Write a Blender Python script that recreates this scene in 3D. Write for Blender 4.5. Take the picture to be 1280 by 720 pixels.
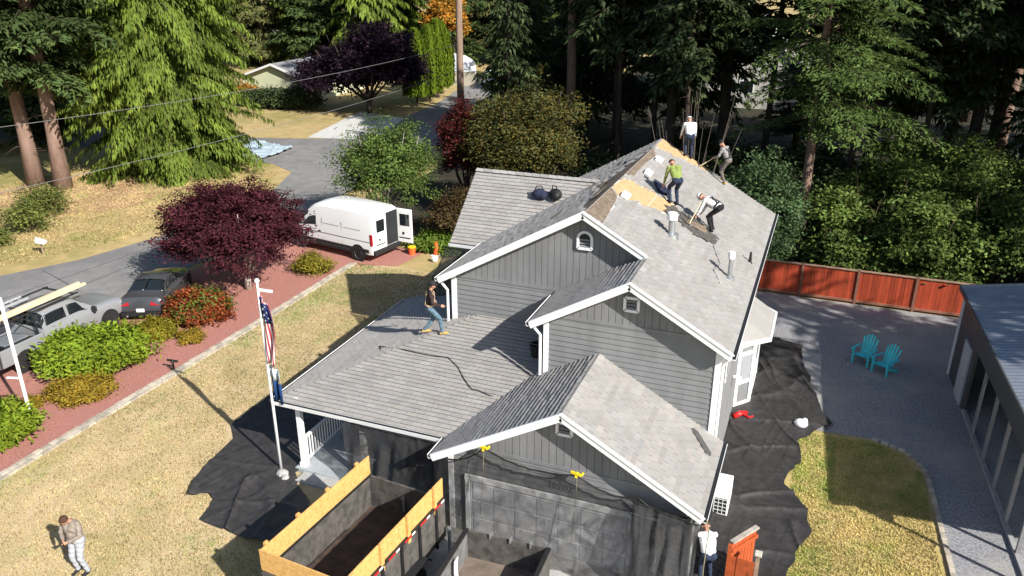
import bpy, math, random
import numpy as np
from mathutils import Vector, Matrix
random.seed(7); RNG = np.random.default_rng(7)
for o in list(bpy.data.objects): bpy.data.objects.remove(o)
SC = bpy.context.scene
COL = SC.collection
R = math.radians

# ---------------------------------------------------------------- camera, sky, sun, exposure
cam_d = bpy.data.cameras.new('camera'); cam = bpy.data.objects.new('camera', cam_d); COL.objects.link(cam)
cam_d.sensor_width = 36.0; cam_d.lens = 36.0*1000/1280; cam_d.clip_end = 2000; cam_d.clip_start = .1
cam.location = (0, 0, 13.95); cam.rotation_euler = (R(90-22.2), 0, R(21.5)); SC.camera = cam
SUN = Vector((1.29, -.644, 1.0)).normalized()
W = bpy.data.worlds.new('World'); SC.world = W; W.use_nodes = True
_n = W.node_tree.nodes; _l = W.node_tree.links
sky = _n.new('ShaderNodeTexSky'); sky.sky_type = 'NISHITA'; sky.sun_disc = False
sky.sun_elevation = math.asin(SUN.z); sky.sun_rotation = math.atan2(SUN.x, SUN.y)
_l.new(sky.outputs[0], _n['Background'].inputs[0]); _n['Background'].inputs[1].default_value = .078
sun_d = bpy.data.lights.new('sun', 'SUN'); sun_d.energy = 5.0; sun_d.angle = R(.53); sun_d.color = (1, .95, .87)
sun_o = bpy.data.objects.new('sun', sun_d); COL.objects.link(sun_o); sun_o.location = (30, -20, 40)
sun_o.rotation_euler = SUN.to_track_quat('Z', 'Y').to_euler()
SC.view_settings.view_transform = 'Standard'; SC.view_settings.look = 'None'
SC.view_settings.exposure = .8; SC.view_settings.gamma = 1; SC.view_settings.use_curve_mapping = False
SC.render.engine = 'CYCLES'
SC.cycles.max_bounces = 6; SC.cycles.transparent_max_bounces = 12; SC.cycles.diffuse_bounces = 3

# ---------------------------------------------------------------- materials
def srgb(c):
    return tuple(((x/255)/12.92 if x/255 <= .04045 else ((x/255+.055)/1.055)**2.4) for x in c)
def mat(name, col, rough=.8, var=.12, scale=6., bump=0., bscale=40., metal=0., spec=.3, attr=False, trans=0., col2=None,
        detail=5, stretch=None, coat=0., alpha=None, scale2=None, col3=None, contrast=(.35, .65)):
    m = bpy.data.materials.new(name); m.use_nodes = True
    nt = m.node_tree; N = nt.nodes; L = nt.links; b = N['Principled BSDF']
    b.inputs['Roughness'].default_value = rough; b.inputs['Metallic'].default_value = metal
    b.inputs['Specular IOR Level'].default_value = spec; b.inputs['Coat Weight'].default_value = coat
    geo = N.new('ShaderNodeNewGeometry'); vec = geo.outputs['Position']
    if stretch:
        mp = N.new('ShaderNodeMapping'); mp.inputs['Scale'].default_value = stretch; L.new(vec, mp.inputs[0]); vec = mp.outputs[0]
    no = N.new('ShaderNodeTexNoise'); no.inputs['Scale'].default_value = scale; no.inputs['Detail'].default_value = detail
    no.inputs['Roughness'].default_value = .65
    L.new(vec, no.inputs['Vector'])
    cr = N.new('ShaderNodeValToRGB'); L.new(no.outputs['Fac'], cr.inputs[0])
    a = tuple(max(0, c*(1-var)) for c in col); z = tuple(min(1, c*(1+var)) for c in col) if col2 is None else col2
    if col2 is not None: a = col
    cr.color_ramp.elements[0].position = contrast[0]; cr.color_ramp.elements[1].position = contrast[1]
    cr.color_ramp.elements[0].color = (*a, 1); cr.color_ramp.elements[1].color = (*z, 1)
    out = cr.outputs[0]
    if col3 is not None:
        n2 = N.new('ShaderNodeTexNoise'); n2.inputs['Scale'].default_value = scale2 or scale*.2; n2.inputs['Detail'].default_value = 6
        n2.inputs['Roughness'].default_value = .7
        L.new(geo.outputs['Position'], n2.inputs['Vector'])
        c2 = N.new('ShaderNodeValToRGB'); L.new(n2.outputs['Fac'], c2.inputs[0])
        c2.color_ramp.elements[0].position = .47; c2.color_ramp.elements[1].position = .62
        mx = N.new('ShaderNodeMix'); mx.data_type = 'RGBA'; L.new(c2.outputs[0], mx.inputs[0]); L.new(out, mx.inputs[6])
        mx.inputs[7].default_value = (*col3, 1); out = mx.outputs[2]
    if attr:
        at = N.new('ShaderNodeAttribute'); at.attribute_name = 'Col'
        mx = N.new('ShaderNodeMix'); mx.data_type = 'RGBA'; mx.blend_type = 'MULTIPLY'; mx.inputs[0].default_value = 1
        L.new(out, mx.inputs[6]); L.new(at.outputs['Color'], mx.inputs[7]); out = mx.outputs[2]
    L.new(out, b.inputs['Base Color'])
    if bump:
        nb = N.new('ShaderNodeTexNoise'); nb.inputs['Scale'].default_value = bscale; nb.inputs['Detail'].default_value = 4
        L.new(vec, nb.inputs['Vector'])
        bp = N.new('ShaderNodeBump'); bp.inputs['Strength'].default_value = bump; bp.inputs['Distance'].default_value = .03
        L.new(nb.outputs['Fac'], bp.inputs['Height']); L.new(bp.outputs[0], b.inputs['Normal'])
    if trans:
        tr = N.new('ShaderNodeBsdfTranslucent'); L.new(out, tr.inputs['Color'])
        ms = N.new('ShaderNodeMixShader'); ms.inputs[0].default_value = trans
        L.new(b.outputs[0], ms.inputs[1]); L.new(tr.outputs[0], ms.inputs[2]); L.new(ms.outputs[0], N['Material Output'].inputs[0])
    if alpha is not None:
        tb = N.new('ShaderNodeBsdfTransparent'); ms = N.new('ShaderNodeMixShader')
        an = N.new('ShaderNodeTexNoise'); an.inputs['Scale'].default_value = 2.2; an.inputs['Detail'].default_value = 4; an.inputs['Distortion'].default_value = 1.2; L.new(geo.outputs['Position'], an.inputs['Vector'])
        mr = N.new('ShaderNodeMapRange'); mr.inputs[1].default_value = .3; mr.inputs[2].default_value = .7
        mr.inputs[3].default_value = max(0, alpha-.22); mr.inputs[4].default_value = min(1, alpha+.22)
        L.new(an.outputs['Fac'], mr.inputs[0]); L.new(mr.outputs[0], ms.inputs[0])
        L.new(tb.outputs[0], ms.inputs[1]); L.new(b.outputs[0], ms.inputs[2]); L.new(ms.outputs[0], N['Material Output'].inputs[0])
    return m

# ---------------------------------------------------------------- object helpers
ROOT = {}
def tag(o, label=None, cat=None, group=None, kind=None):
    if label: o['label'] = label
    if cat: o['category'] = cat
    if group: o['group'] = group
    if kind: o['kind'] = kind
    return o
def thing(name, label, cat, loc=(0, 0, 0), rz=0., group=None):
    o = bpy.data.objects.new(name, None); COL.objects.link(o); o.empty_display_size = .2
    o.location = loc; o.rotation_euler = (0, 0, rz)
    ROOT[o] = Matrix.Translation(Vector(loc)) @ Matrix.Rotation(rz, 4, 'Z')
    return tag(o, label, cat, group)
def link(name, me, parent=None):
    o = bpy.data.objects.new(name, me); COL.objects.link(o)
    if parent is not None:
        o.parent = parent; ROOT[o] = ROOT.get(parent)
    return o
def copy_tree(o, parent=None):
    c = o.copy(); COL.objects.link(c); c.parent = parent
    if parent is None: ROOT[c] = ROOT.get(o)
    for ch in o.children: copy_tree(ch, c)
    return c
def setcol(me, cols):               # one colour per face -> corner colour attribute
    ca = me.color_attributes.new('Col', 'FLOAT_COLOR', 'CORNER')
    n = len(me.polygons); ls = np.zeros(n, int); me.polygons.foreach_get('loop_total', ls)
    c = np.ones((int(ls.sum()), 4)); c[:, :3] = np.repeat(np.asarray(cols), ls, axis=0)
    ca.data.foreach_set('color', c.ravel())

class MB:
    def __init__(s): s.v = []; s.f = []; s.m = []; s.c = []
    def add(s, vs, fs, mi=0, col=None):
        k = len(s.v); s.v += [tuple(v) for v in vs]; s.f += [tuple(i+k for i in f) for f in fs]
        s.m += [mi]*len(fs); s.c += [col or (1, 1, 1)]*len(fs); return s
    def box(s, x0, x1, y0, y1, z0, z1, mi=0):
        return s.add([(x, y, z) for z in (z0, z1) for y in (y0, y1) for x in (x0, x1)],
                     [(0, 2, 3, 1), (4, 5, 7, 6), (0, 1, 5, 4), (2, 6, 7, 3), (0, 4, 6, 2), (1, 3, 7, 5)], mi)
    def prism(s, pts, vec, mi=0, col=None):
        pts = [Vector(p) for p in pts]; vec = Vector(vec); n = len(pts)
        nn = Vector((0, 0, 0))
        for i in range(n): nn += pts[i].cross(pts[(i+1) % n])
        if nn.dot(vec) > 0: pts = pts[::-1]
        return s.add(pts+[p+vec for p in pts], [tuple(range(n)), tuple(range(2*n-1, n-1, -1))] +
                     [((i+1) % n, i, n+i, n+(i+1) % n) for i in range(n)], mi, col)
    def bar(s, p, q, w, h, up=(0, 0, 1), mi=0):
        p = Vector(p); q = Vector(q); d = (q-p).normalized(); up = Vector(up)
        sd = d.cross(up)
        if sd.length < 1e-4: sd = d.cross(Vector((1, 0, 0)))
        sd.normalize(); u2 = sd.cross(d)
        a = [p+sd*(i*w/2)+u2*(j*h/2) for i, j in ((-1, -1), (1, -1), (1, 1), (-1, 1))]
        return s.prism(a, q-p, mi)
    def tube(s, pts, rad, n=8, cap=True, mi=0):
        pts = [Vector(p) for p in pts]; k = len(s.v); N = len(pts)
        if not hasattr(rad, '__len__'): rad = [rad]*N
        ref = None; rings = []
        for i in range(N):
            d = (pts[min(i+1, N-1)]-pts[max(i-1, 0)])
            if d.length < 1e-6: d = Vector((0, 0, 1))
            d.normalize()
            if ref is None: ref = d.orthogonal().normalized()
            ref = (ref-d*ref.dot(d)); ref = ref.normalized() if ref.length > 1e-5 else d.orthogonal().normalized()
            b = d.cross(ref)
            rings.append([pts[i]+(ref*math.cos(2*math.pi*j/n)+b*math.sin(2*math.pi*j/n))*rad[i] for j in range(n)])
        vs = [p for r_ in rings for p in r_]
        fs = [(i*n+j, i*n+(j+1) % n, (i+1)*n+(j+1) % n, (i+1)*n+j) for i in range(N-1) for j in range(n)]
        if cap: fs += [tuple(range(n-1, -1, -1)), tuple(range((N-1)*n, N*n))]
        return s.add(vs, fs, mi)
    def lathe(s, prof, c=(0, 0, 0), axis=(0, 0, 1), n=20, mi=0):   # prof: (r, h)
        c = Vector(c); ax = Vector(axis).normalized(); e = ax.orthogonal().normalized(); g = ax.cross(e)
        vs = [c+ax*h_+(e*math.cos(2*math.pi*j/n)+g*math.sin(2*math.pi*j/n))*r_ for r_, h_ in prof for j in range(n)]
        P = len(prof)
        fs = [(i*n+j, i*n+(j+1) % n, (i+1)*n+(j+1) % n, (i+1)*n+j) for i in range(P-1) for j in range(n)]
        fs += [tuple(range(n-1, -1, -1)), tuple(range((P-1)*n, P*n))]
        return s.add(vs, fs, mi)
    def ellip(s, c, r, n=12, k=8, mi=0):
        c = Vector(c); vs = []; 
        for i in range(k+1):
            t = math.pi*i/k
            for j in range(n): vs.append((c.x+r[0]*math.sin(t)*math.cos(2*math.pi*j/n), c.y+r[1]*math.sin(t)*math.sin(2*math.pi*j/n), c.z-r[2]*math.cos(t)))
        return s.add(vs, [(i*n+j, i*n+(j+1) % n, (i+1)*n+(j+1) % n, (i+1)*n+j) for i in range(k) for j in range(n)], mi)
    def grid(s, P, mi=0):      # P[i][j] points
        a = len(P); b = len(P[0])
        return s.add([p for r_ in P for p in r_], [(i*b+j, (i+1)*b+j, (i+1)*b+j+1, i*b+j+1) for i in range(a-1) for j in range(b-1)], mi)
    def build(s, name, mats, parent=None, world=True, smooth=False, bevel=0, colors=False, auto=None, solid=0):
        vs = s.v
        if parent is not None and world and ROOT.get(parent) is not None:
            inv = ROOT[parent].inverted(); vs = [tuple(inv @ Vector(v)) for v in vs]
        me = bpy.data.meshes.new(name); me.from_pydata(vs, [], s.f)
        for m in (mats if isinstance(mats, (list, tuple)) else [mats]): me.materials.append(m)
        if isinstance(mats, (list, tuple)): me.polygons.foreach_set('material_index', s.m)
        if colors: setcol(me, s.c)
        if smooth: me.shade_smooth()
        elif auto is not None:
            me.shade_smooth(); me.set_sharp_from_angle(angle=R(auto))
        me.update()
        o = link(name, me, parent)
        if solid:
            sm = o.modifiers.new('solid', 'SOLIDIFY'); sm.thickness = solid
        if bevel:
            bv = o.modifiers.new('bevel', 'BEVEL'); bv.width = bevel; bv.segments = 2; bv.limit_method = 'ANGLE'; bv.harden_normals = False
        return o

def clip(poly, a, b):            # clip a 2D polygon by the half plane left of a->b
    out = []; n = len(poly)
    def sd(p): return (b[0]-a[0])*(p[1]-a[1])-(b[1]-a[1])*(p[0]-a[0])
    for i in range(n):
        p, q = poly[i], poly[(i+1) % n]; sp, sq = sd(p), sd(q)
        if sp >= 0: out.append(p)
        if sp*sq < 0:
            t = sp/(sp-sq); out.append((p[0]+t*(q[0]-p[0]), p[1]+t*(q[1]-p[1])))
    return out
def area(p): return .5*sum(p[i][0]*p[(i+1) % len(p)][1]-p[(i+1) % len(p)][0]*p[i][1] for i in range(len(p)))
def ccw(p): return p if area(p) > 0 else p[::-1]
def clip_to(poly, conv):
    conv = ccw(conv)
    for i in range(len(conv)):
        poly = clip(poly, conv[i], conv[(i+1) % len(conv)])
        if len(poly) < 3: return []
    return poly if abs(area(poly)) > 1e-4 else []
def inside(p, poly):
    r_ = False; j = len(poly)-1
    for i in range(len(poly)):
        if (poly[i][1] > p[1]) != (poly[j][1] > p[1]) and p[0] < (poly[j][0]-poly[i][0])*(p[1]-poly[i][1])/(poly[j][1]-poly[i][1])+poly[i][0]: r_ = not r_
        j = i
    return r_
_hp = [random.random() for _ in range(1024)]
def vnoise(x, y, seed=0):
    xi = math.floor(x); yi = math.floor(y); fx = x-xi; fy = y-yi; fx = fx*fx*(3-2*fx); fy = fy*fy*(3-2*fy)
    hh = lambda a, b: _hp[(a*57+b*131+seed*17) % 1024]
    return (hh(xi, yi)*(1-fx)+hh(xi+1, yi)*fx)*(1-fy)+(hh(xi, yi+1)*(1-fx)+hh(xi+1, yi+1)*fx)*fy
# ---------------------------------------------------------------- shared materials
MT = dict(
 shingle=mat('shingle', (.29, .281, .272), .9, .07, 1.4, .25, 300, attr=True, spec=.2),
 siding=mat('siding_paint', (.19, .195, .203), .7, .1, 2.5, stretch=(1, 1, .35), spec=.3),
 white=mat('white_paint', (.78, .79, .8), .5, .03, 3.),
 soffit=mat('soffit_paint', (.55, .56, .57), .7, .04, 3.),
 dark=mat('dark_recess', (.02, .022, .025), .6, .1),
 osb=mat('strand_board', (.37, .24, .12), .8, .2, 9., .1, 60, col2=(.5, .36, .2), contrast=(.3, .7)),
 felt=mat('old_felt', (.16, .125, .095), .95, .35, 7.),
 osbw=mat('weathered_strand_board', (.42, .30, .18), .9, .3, 10.),
 net=mat('debris_netting', (.022, .022, .024), .85, .2, 30., alpha=.52),
 netd=mat('debris_netting_dense', (.04, .04, .042), .85, .25, 30., alpha=.74),
 tarp=mat('black_tarp', (.036, .034, .034), .55, .3, 5., .2, 18, spec=.4),
 door=mat('garage_door_paint', (.62, .63, .65), .6, .04, 4.),
 glass=mat('dark_glass', (.012, .015, .018), .08, .1, spec=.6),
 yellow=mat('yellow_plastic', (.75, .55, .02), .5, .1),
 rope=mat('yellow_rope', (.22, .2, .12), .8, .1),
 concrete=mat('concrete', (.36, .355, .345), .9, .12, 4., .15, 60),
 deck=mat('porch_deck', (.33, .36, .38), .7, .08, 6.),
 rubber=mat('rubber', (.014, .014, .015), .75, .2, 20.),
 steel=mat('galvanised_steel', (.42, .44, .46), .4, .1, 10., metal=.7),
 black=mat('black_paint', (.018, .018, .019), .5, .2, 8.),
 redtape=mat('red_reflector', (.5, .02, .02), .35, .1),
 orange=mat('orange_plastic', (.8, .12, .03), .5, .1),
 cord=mat('dark_cord', (.03, .03, .03), .7, .1),
)
# ---------------------------------------------------------------- the house
house = thing('house', 'grey two storey house with white trim and three front gables being reroofed', 'house', (-6.1, 20, 0))
S = .565
OSB_HOLES = []
def roof_plane(name, O, u, w, polys, holes=(), single=False, deckt=.09, seed=0, lbl=None, lft=(.022, .03)):
    O = Vector(O); u = Vector(u).normalized(); w = Vector(w).normalized(); n = u.cross(w)
    if n.z < 0: n = -n
    rr = random.Random(seed)
    d = MB(); flat = []
    for P in polys:
        P = [Vector(p) for p in P]; d.prism(P, -n*deckt); flat.append([((p-O).dot(u), (p-O).dot(w)) for p in P])
    root = d.build(name, MT['soffit'], house)
    if lbl: root['label'] = lbl
    hl = [[((Vector(p)-O).dot(u), (Vector(p)-O).dot(w)) for p in H_] for H_ in holes]
    tab, ex = .32, .145
    st = MB(); singles = []
    for fp in flat:
        s0 = min(p[0] for p in fp); s1 = max(p[0] for p in fp); t0 = min(p[1] for p in fp); t1 = max(p[1] for p in fp)
        for k in range(int(math.floor(t0/ex)), int(math.ceil(t1/ex))):
            off = (k % 2)*tab*.5+rr.uniform(-.04, .04)
            row = rr.uniform(.95, 1.05)
            for j in range(int((s0-off)/tab)-1, int((s1-off)/tab)+2):
                a = j*tab+off; dl = rr.uniform(-.006, .006)
                q = clip_to([(a+.004, k*ex-.012+dl), (a+tab-.004, k*ex-.012+dl), (a+tab-.004, (k+1)*ex), (a+.004, (k+1)*ex)], fp)
                if not q: continue
                c = (sum(p[0] for p in q)/len(q), sum(p[1] for p in q)/len(q))
                if any(inside(c, H_) for H_ in hl): continue
                lift = rr.uniform(*lft)
                top = [O+u*p[0]+w*p[1]+n*(.002+lift*max(0, (k+1)*ex-p[1])/ex) for p in q]
                bot = [O+u*p[0]+w*p[1]+n*.0005 for p in q]
                m = len(q); g = row*rr.choice((.93, .97, .99, 1., 1.01, 1.03, 1.06)); wr = rr.uniform(-.02, .025)
                tgt = st
                if single and len(singles) < 300 and m == 4: tgt = MB(); singles.append(tgt)
                if (top[1]-top[0]).cross(top[2]-top[0]).dot(n) < 0: top = top[::-1]; bot = bot[::-1]
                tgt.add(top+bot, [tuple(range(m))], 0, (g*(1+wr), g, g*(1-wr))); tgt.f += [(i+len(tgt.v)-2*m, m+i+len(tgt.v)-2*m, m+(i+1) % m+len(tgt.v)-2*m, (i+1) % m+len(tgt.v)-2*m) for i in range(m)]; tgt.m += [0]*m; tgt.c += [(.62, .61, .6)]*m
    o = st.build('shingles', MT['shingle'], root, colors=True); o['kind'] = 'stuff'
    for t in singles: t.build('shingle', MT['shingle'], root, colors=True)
    return root
def zr(x): return 5.07+S*(-1.40-x)           # main right slope
def zl(x): return 5.07+S*(x+10.34)           # main left slope
YB = 30.8
def onr(pts): return [(x, y, zr(x)) for x, y in pts]
osb_a = [(-5.86, 23.23), (-5.59, 22.86), (-5.45, 23.04), (-5.31, 22.99), (-5.08, 23.42), (-4.88, 23.37), (-4.75, 23.61), (-4.37, 23.9), (-4.1, 24.31), (-4.02, 24.76), (-4.21, 25.05), (-4.56, 25.07), (-4.78, 24.9), (-4.98, 25.0), (-5.33, 24.68), (-5.58, 24.71), (-5.83, 24.33)]
osb_b = [(-5.86, 29.5), (-5.68, 29.4), (-5.36, 29.68), (-5.16, 29.63), (-4.97, 30.0), (-4.6, 30.1), (-4.3, 30.35), (-4.0, 30.4), (-3.8, 30.78), (-5.86, 30.78)]
strip = [(-5.86, 20.36), (-5.37, 20.36), (-5.5, 22.18), (-5.59, 22.8), (-5.86, 23.14)]
strip2 = [(-5.86, 24.86), (-5.66, 25.14), (-5.69, 27.15), (-5.62, 28.4), (-5.86, 29.06)]
rs = roof_plane('roof_slope', (-1.40, 18.15, 5.07), (0, 1, 0), (-1, 0, S),
    [onr([(-1.40, 18.15), (-1.40, YB), (-4.015, YB), (-4.015, 18.15)]), onr([(-4.015, 20.17), (-4.015, YB), (-5.87, YB), (-5.87, 20.17)])],
    holes=[onr(osb_a), onr(osb_b), onr(strip), onr(strip2)], seed=1, lbl='main roof slope stripped to bare wood boards near the ridge')
nr = Vector((S, 0, 1)).normalized()
def patch(name, pts, m, dz=.004, par=rs, zf=zr, nn=nr):
    MB().prism([Vector((x, y, zf(x)))+nn*dz for x, y in pts], nn*.012).build(name, m, par)
# bare boards: sheets with seams
for nm, poly in (('bare_board', osb_a), ('bare_board', osb_b)):
    cuts = [-5.95, -4.8, -3.3]
    for i in range(2):
        for y0, y1 in ((22, 24.0), (24.03, 26), (28.7, 29.85), (29.88, 31)):
            # clip the (non convex) outline by a rectangle
            q = poly
            for a, b in (((cuts[i]+.01, 0), (cuts[i]+.01, -1)), ((cuts[i+1]-.01, 0), (cuts[i+1]-.01, 1)), ((0, y0), (1, y0)), ((1, y1), (0, y1))):
                q = clip(q, a, b) if len(q) >= 3 else []
            if len(q) >= 3 and abs(area(q)) > .02: patch(nm, q, MT['osb'], .004)
for st_ in (strip, strip2): patch('bare_ridge_strip', st_, MT['felt'], .003)
for x, y in ((-5.43, 23.04), (-5.41, 26.1), (-5.45, 28.0)):      # low white roof vents
    c = Vector((x, y, zr(x))); f = MB()
    f.prism([c+Vector((dx, dy, -S*dx))+nr*.02 for dx, dy in ((-.11, -.17), (.12, -.17), (.12, .17), (-.11, .17))], nr*.14)
    f.build('roof_vent', MT['white'], house, bevel=.02)
for x, y, hh, rr_, cap in ((-3.86, 22.62, .6, .125, True), (-2.05, 22.4, .72, .08, True)):
    z = zr(x); f = MB()
    f.lathe([(rr_*1.9, -.12), (rr_*1.7, .06), (rr_*.8, .1), (rr_*.8, hh-.1)], (x, y, z), n=16)
    vp = f.build('vent_pipe', MT['steel'], house, auto=40)
    f = MB(); f.lathe([(rr_*.6, hh-.12), (rr_*1.25, hh-.1), (rr_*1.3, hh+.05), (rr_*1.1, hh+.1)], (x, y, z), n=16)
    f.build('pipe_cap', MT['white'], vp, auto=40)
MB().lathe([(.09, -.05), (.05, .05), (.03, .35)], (-1.68, 24.57, zr(-1.68)), n=8).build('vent_pipe', MT['black'], house)
# other slopes
roof_plane('roof_slope', (-10.34, YB, 5.07), (0, -1, 0), (1, 0, S), [[(x, y, zl(x)) for x, y in ((-10.34, YB), (-10.34, 20.17), (-5.87, 20.17), (-5.87, YB))]], seed=2, lft=(.048, .058), holes=[[(x, y, zl(x)) for x, y in ((-5.88, 20.5), (-6.3, 21.6), (-6.2, 23.3), (-6.8, 24.8), (-6.3, 26.4), (-5.88, 29.2))]])
nl = Vector((-S, 0, 1)).normalized()
patch('torn_felt', [(-5.88, 20.5), (-6.3, 21.6), (-6.2, 23.3), (-6.8, 24.8), (-6.3, 26.4), (-5.88, 29.2)], MT['felt'], .003, zf=zl, nn=nl)
for k in range(26):       # loose torn shingle strips lying on the left slope
    x = random.uniform(-7.2, -5.9); y = random.uniform(20.8, 29.3); L_ = random.uniform(.3, .9); a = random.uniform(-.4, .4)+1.5; w_ = random.uniform(.06, .16)
    c = Vector((x, y, zl(x)))+nl*random.uniform(.03, .06); du = Vector((math.cos(a), math.sin(a), S*math.cos(a)))*L_/2; dv = Vector((-math.sin(a), math.cos(a), -S*math.sin(a)))*w_/2
    MB().prism([c-du-dv, c+du-dv, c+du*.8+dv, c-du+dv], nl*.012).build('torn_shingle', MT['felt'] if k % 3 else MT['black'], house)
roof_plane('roof_slope', (-6.63, 20.5, 5.07), (0, -1, 0), (1, 0, S), [[(x, y, 5.07+S*(x+6.63)) for x, y in ((-6.63, 20.5), (-6.63, 18.15), (-4.015, 18.15), (-4.015, 20.5))]], seed=3, lft=(.048, .058))
G = .567
def gl(x): return 2.39+G*(x+8.16)
def gr(x): return 2.39+G*(-1.40-x)
roof_plane('roof_slope', (-1.40, 15.2, 2.39), (0, 1, 0), (-1, 0, G), [[(x, y, gr(x)) for x, y in ((-1.40, 15.2), (-1.40, 18.5), (-4.78, 18.5), (-4.78, 15.2))]], seed=4, single=True)
roof_plane('roof_slope', (-8.16, 21, 2.39), (0, -1, 0), (1, 0, G), [[(x, y, gl(x)) for x, y in ((-8.16, 15.2), (-4.78, 15.2), (-4.78, 18.5), (-6.69, 18.5), (-8.16, 16.05))],
    [(x, y, gl(x)) for x, y in ((-6.69, 18.5), (-6.31, 18.5), (-6.31, 19.14))]], seed=5, lft=(.048, .058))
def pf(y): return 2.39+.34*(y-16.05)
roof_plane('roof_slope', (-13.6, 16.05, 2.39), (1, 0, 0), (0, 1, .34), [[(x, y, pf(y)) for x, y in ((-13.6, 16.05), (-8.16, 16.05), (-6.31, 19.14), (-6.31, 20.5), (-9.16, 20.5))]], seed=6)
roof_plane('roof_slope', (-13.6, 23.9, 2.39), (0, -1, 0), (1, 0, .34), [[(x, y, 2.39+.34*(x+13.6)) for x, y in ((-13.6, 16.05), (-9.16, 20.5), (-9.16, 23.9), (-13.6, 23.9))]], seed=7, lft=(.04, .05))
def wf(y): return 4.96+.85*(y-23.6)
roof_plane('roof_slope', (-11.6, 23.6, 4.96), (1, 0, 0), (0, 1, .85), [[(x, y, wf(y)) for x, y in ((-11.6, 23.6), (-10.53, 23.6), (-6.93, 26.0), (-11.6, 26.0))]], seed=8)
roof_plane('roof_slope', (-11.6, 28.4, 4.96), (-1, 0, 0), (0, -1, .85), [[(x, y, 4.96+.85*(28.4-y)) for x, y in ((-11.6, 28.4), (-11.6, 26.0), (-6.93, 26.0), (-10.53, 28.4))]], seed=9)
# ridge caps
def ridge(p, q, m=MT['shingle']):
    p = Vector(p); q = Vector(q); n = max(2, int((q-p).length/.3)); d = (q-p)/n; sd = d.cross(Vector((0, 0, 1))).normalized()
    f = MB()
    for i in range(n):
        a = p+d*i+Vector((0, 0, .045)); b = p+d*(i+1.05)+Vector((0, 0, .03))
        g = random.uniform(.85, 1.12)
        f.add([a-sd*.15-Vector((0, 0, .075)), a, a+sd*.15-Vector((0, 0, .075)), b-sd*.15-Vector((0, 0, .075)), b, b+sd*.15-Vector((0, 0, .075))], [(0, 1, 4, 3), (1, 2, 5, 4), (0, 2, 1)], 0, (g, g, g))
    o = f.build('ridge_cap', m, house, colors=True)
ridge((-4.015, 18.11, zr(-4.015)), (-4.015, 20.17, zr(-4.015))); ridge((-4.78, 15.16, gr(-4.78)), (-4.78, 18.5, gr(-4.78)))
ridge((-11.6, 26.0, 7.0), (-7.0, 26.0, 7.0))

# --- walls with lap siding
def wall(pts, nrm, belt=None, lap=.155, vert=.19, mat_=MT['siding']):
    """pts: convex polygon in one vertical plane; boards up to belt, vertical grooved boards above"""
    nrm = Vector(nrm); pts = [Vector(p) for p in pts]; u = Vector((0, 0, 1)).cross(nrm).normalized(); O = pts[0]
    fp = [((p-O).dot(u), p.z) for p in pts]
    w = MB().prism([p-nrm*.06 for p in pts], nrm*.06).build('wall', mat_, house)
    s0 = min(p[0] for p in fp); s1 = max(p[0] for p in fp); z0 = min(p[1] for p in fp); z1 = max(p[1] for p in fp)
    def P(s, z, d): return O+u*s+Vector((0, 0, z-O.z))+nrm*d
    zt = belt if belt else z1
    k = 0; z = z0
    while z < zt:
        za, zb = z, min(z+lap, zt); q = clip_to([(s0-1, za), (s1+1, za), (s1+1, zb), (s0-1, zb)], fp)
        if q:
            f = MB(); m = len(q); fr = [P(p[0], p[1], .004+.02*max(0, zb-p[1])/lap) for p in q]; bk = [P(p[0], p[1], .0005) for p in q]
            if (fr[1]-fr[0]).cross(fr[2]-fr[0]).dot(nrm) < 0: fr = fr[::-1]; bk = bk[::-1]
            f.add(fr+bk, [tuple(range(m))]+[(i, m+i, m+(i+1) % m, (i+1) % m) for i in range(m)]); f.build('plank', mat_, w)
        z += lap
    if belt:
        s = s0
        while s < s1:
            q = clip_to([(s+.008, belt), (s+vert-.008, belt), (s+vert-.008, z1+1), (s+.008, z1+1)], fp)
            if q: MB().prism([P(p[0], p[1], .001) for p in q], nrm*.014).build('plank', mat_, w)
            s += vert
        q = clip_to([(s0-1, belt-.05), (s1+1, belt-.05), (s1+1, belt+.05), (s0-1, belt+.05)], fp)
        MB().prism([P(p[0], p[1], .016) for p in q], nrm*.014).build('belt_board', mat_, w)
    return w
F_ = (0, -1, 0)
bigw = wall([(-10.0, 20.5, 2.2), (-3.85, 20.5, 2.2), (-3.85, 20.5, zr(-3.85)-.1), (-5.87, 20.5, 7.5), (-10.0, 20.5, zl(-10.0)-.1)], F_, belt=5.12)
midw = wall([(-6.31, 18.5, 2.2), (-1.7, 18.5, 2.2), (-1.7, 18.5, zr(-1.7)-.1), (-4.015, 18.5, 6.45), (-6.31, 18.5, 5.07+S*.33-.1)], F_, belt=5.24)
garw = wall([(-7.83, 15.57, 0), (-1.7, 15.57, 0), (-1.7, 15.57, gr(-1.7)-.1), (-4.78, 15.57, 4.2), (-7.83, 15.57, gl(-7.83)-.1)], F_, belt=2.62)
wall([(-1.7, 15.57, 0), (-1.7, 30.4, 0), (-1.7, 30.4, 2.5), (-1.7, 15.57, 2.5)], (1, 0, 0))
wall([(-1.7, 18.5, 2.5), (-1.7, 30.4, 2.5), (-1.7, 30.4, 5.17), (-1.7, 18.5, 5.17)], (1, 0, 0))
wall([(-10.0, 30.4, 0), (-10.0, 16.9, 0), (-10.0, 16.9, 2.7), (-10.0, 30.4, 2.7)], (-1, 0, 0))
wall([(-10.0, 30.4, 2.7), (-10.0, 20.5, 2.7), (-10.0, 20.5, 5.17), (-10.0, 30.4, 5.17)], (-1, 0, 0))
wall([(-6.31, 20.5, 2.2), (-6.31, 18.5, 2.2), (-6.31, 18.5, 5.1), (-6.31, 20.5, 5.1)], (-1, 0, 0))
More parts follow.
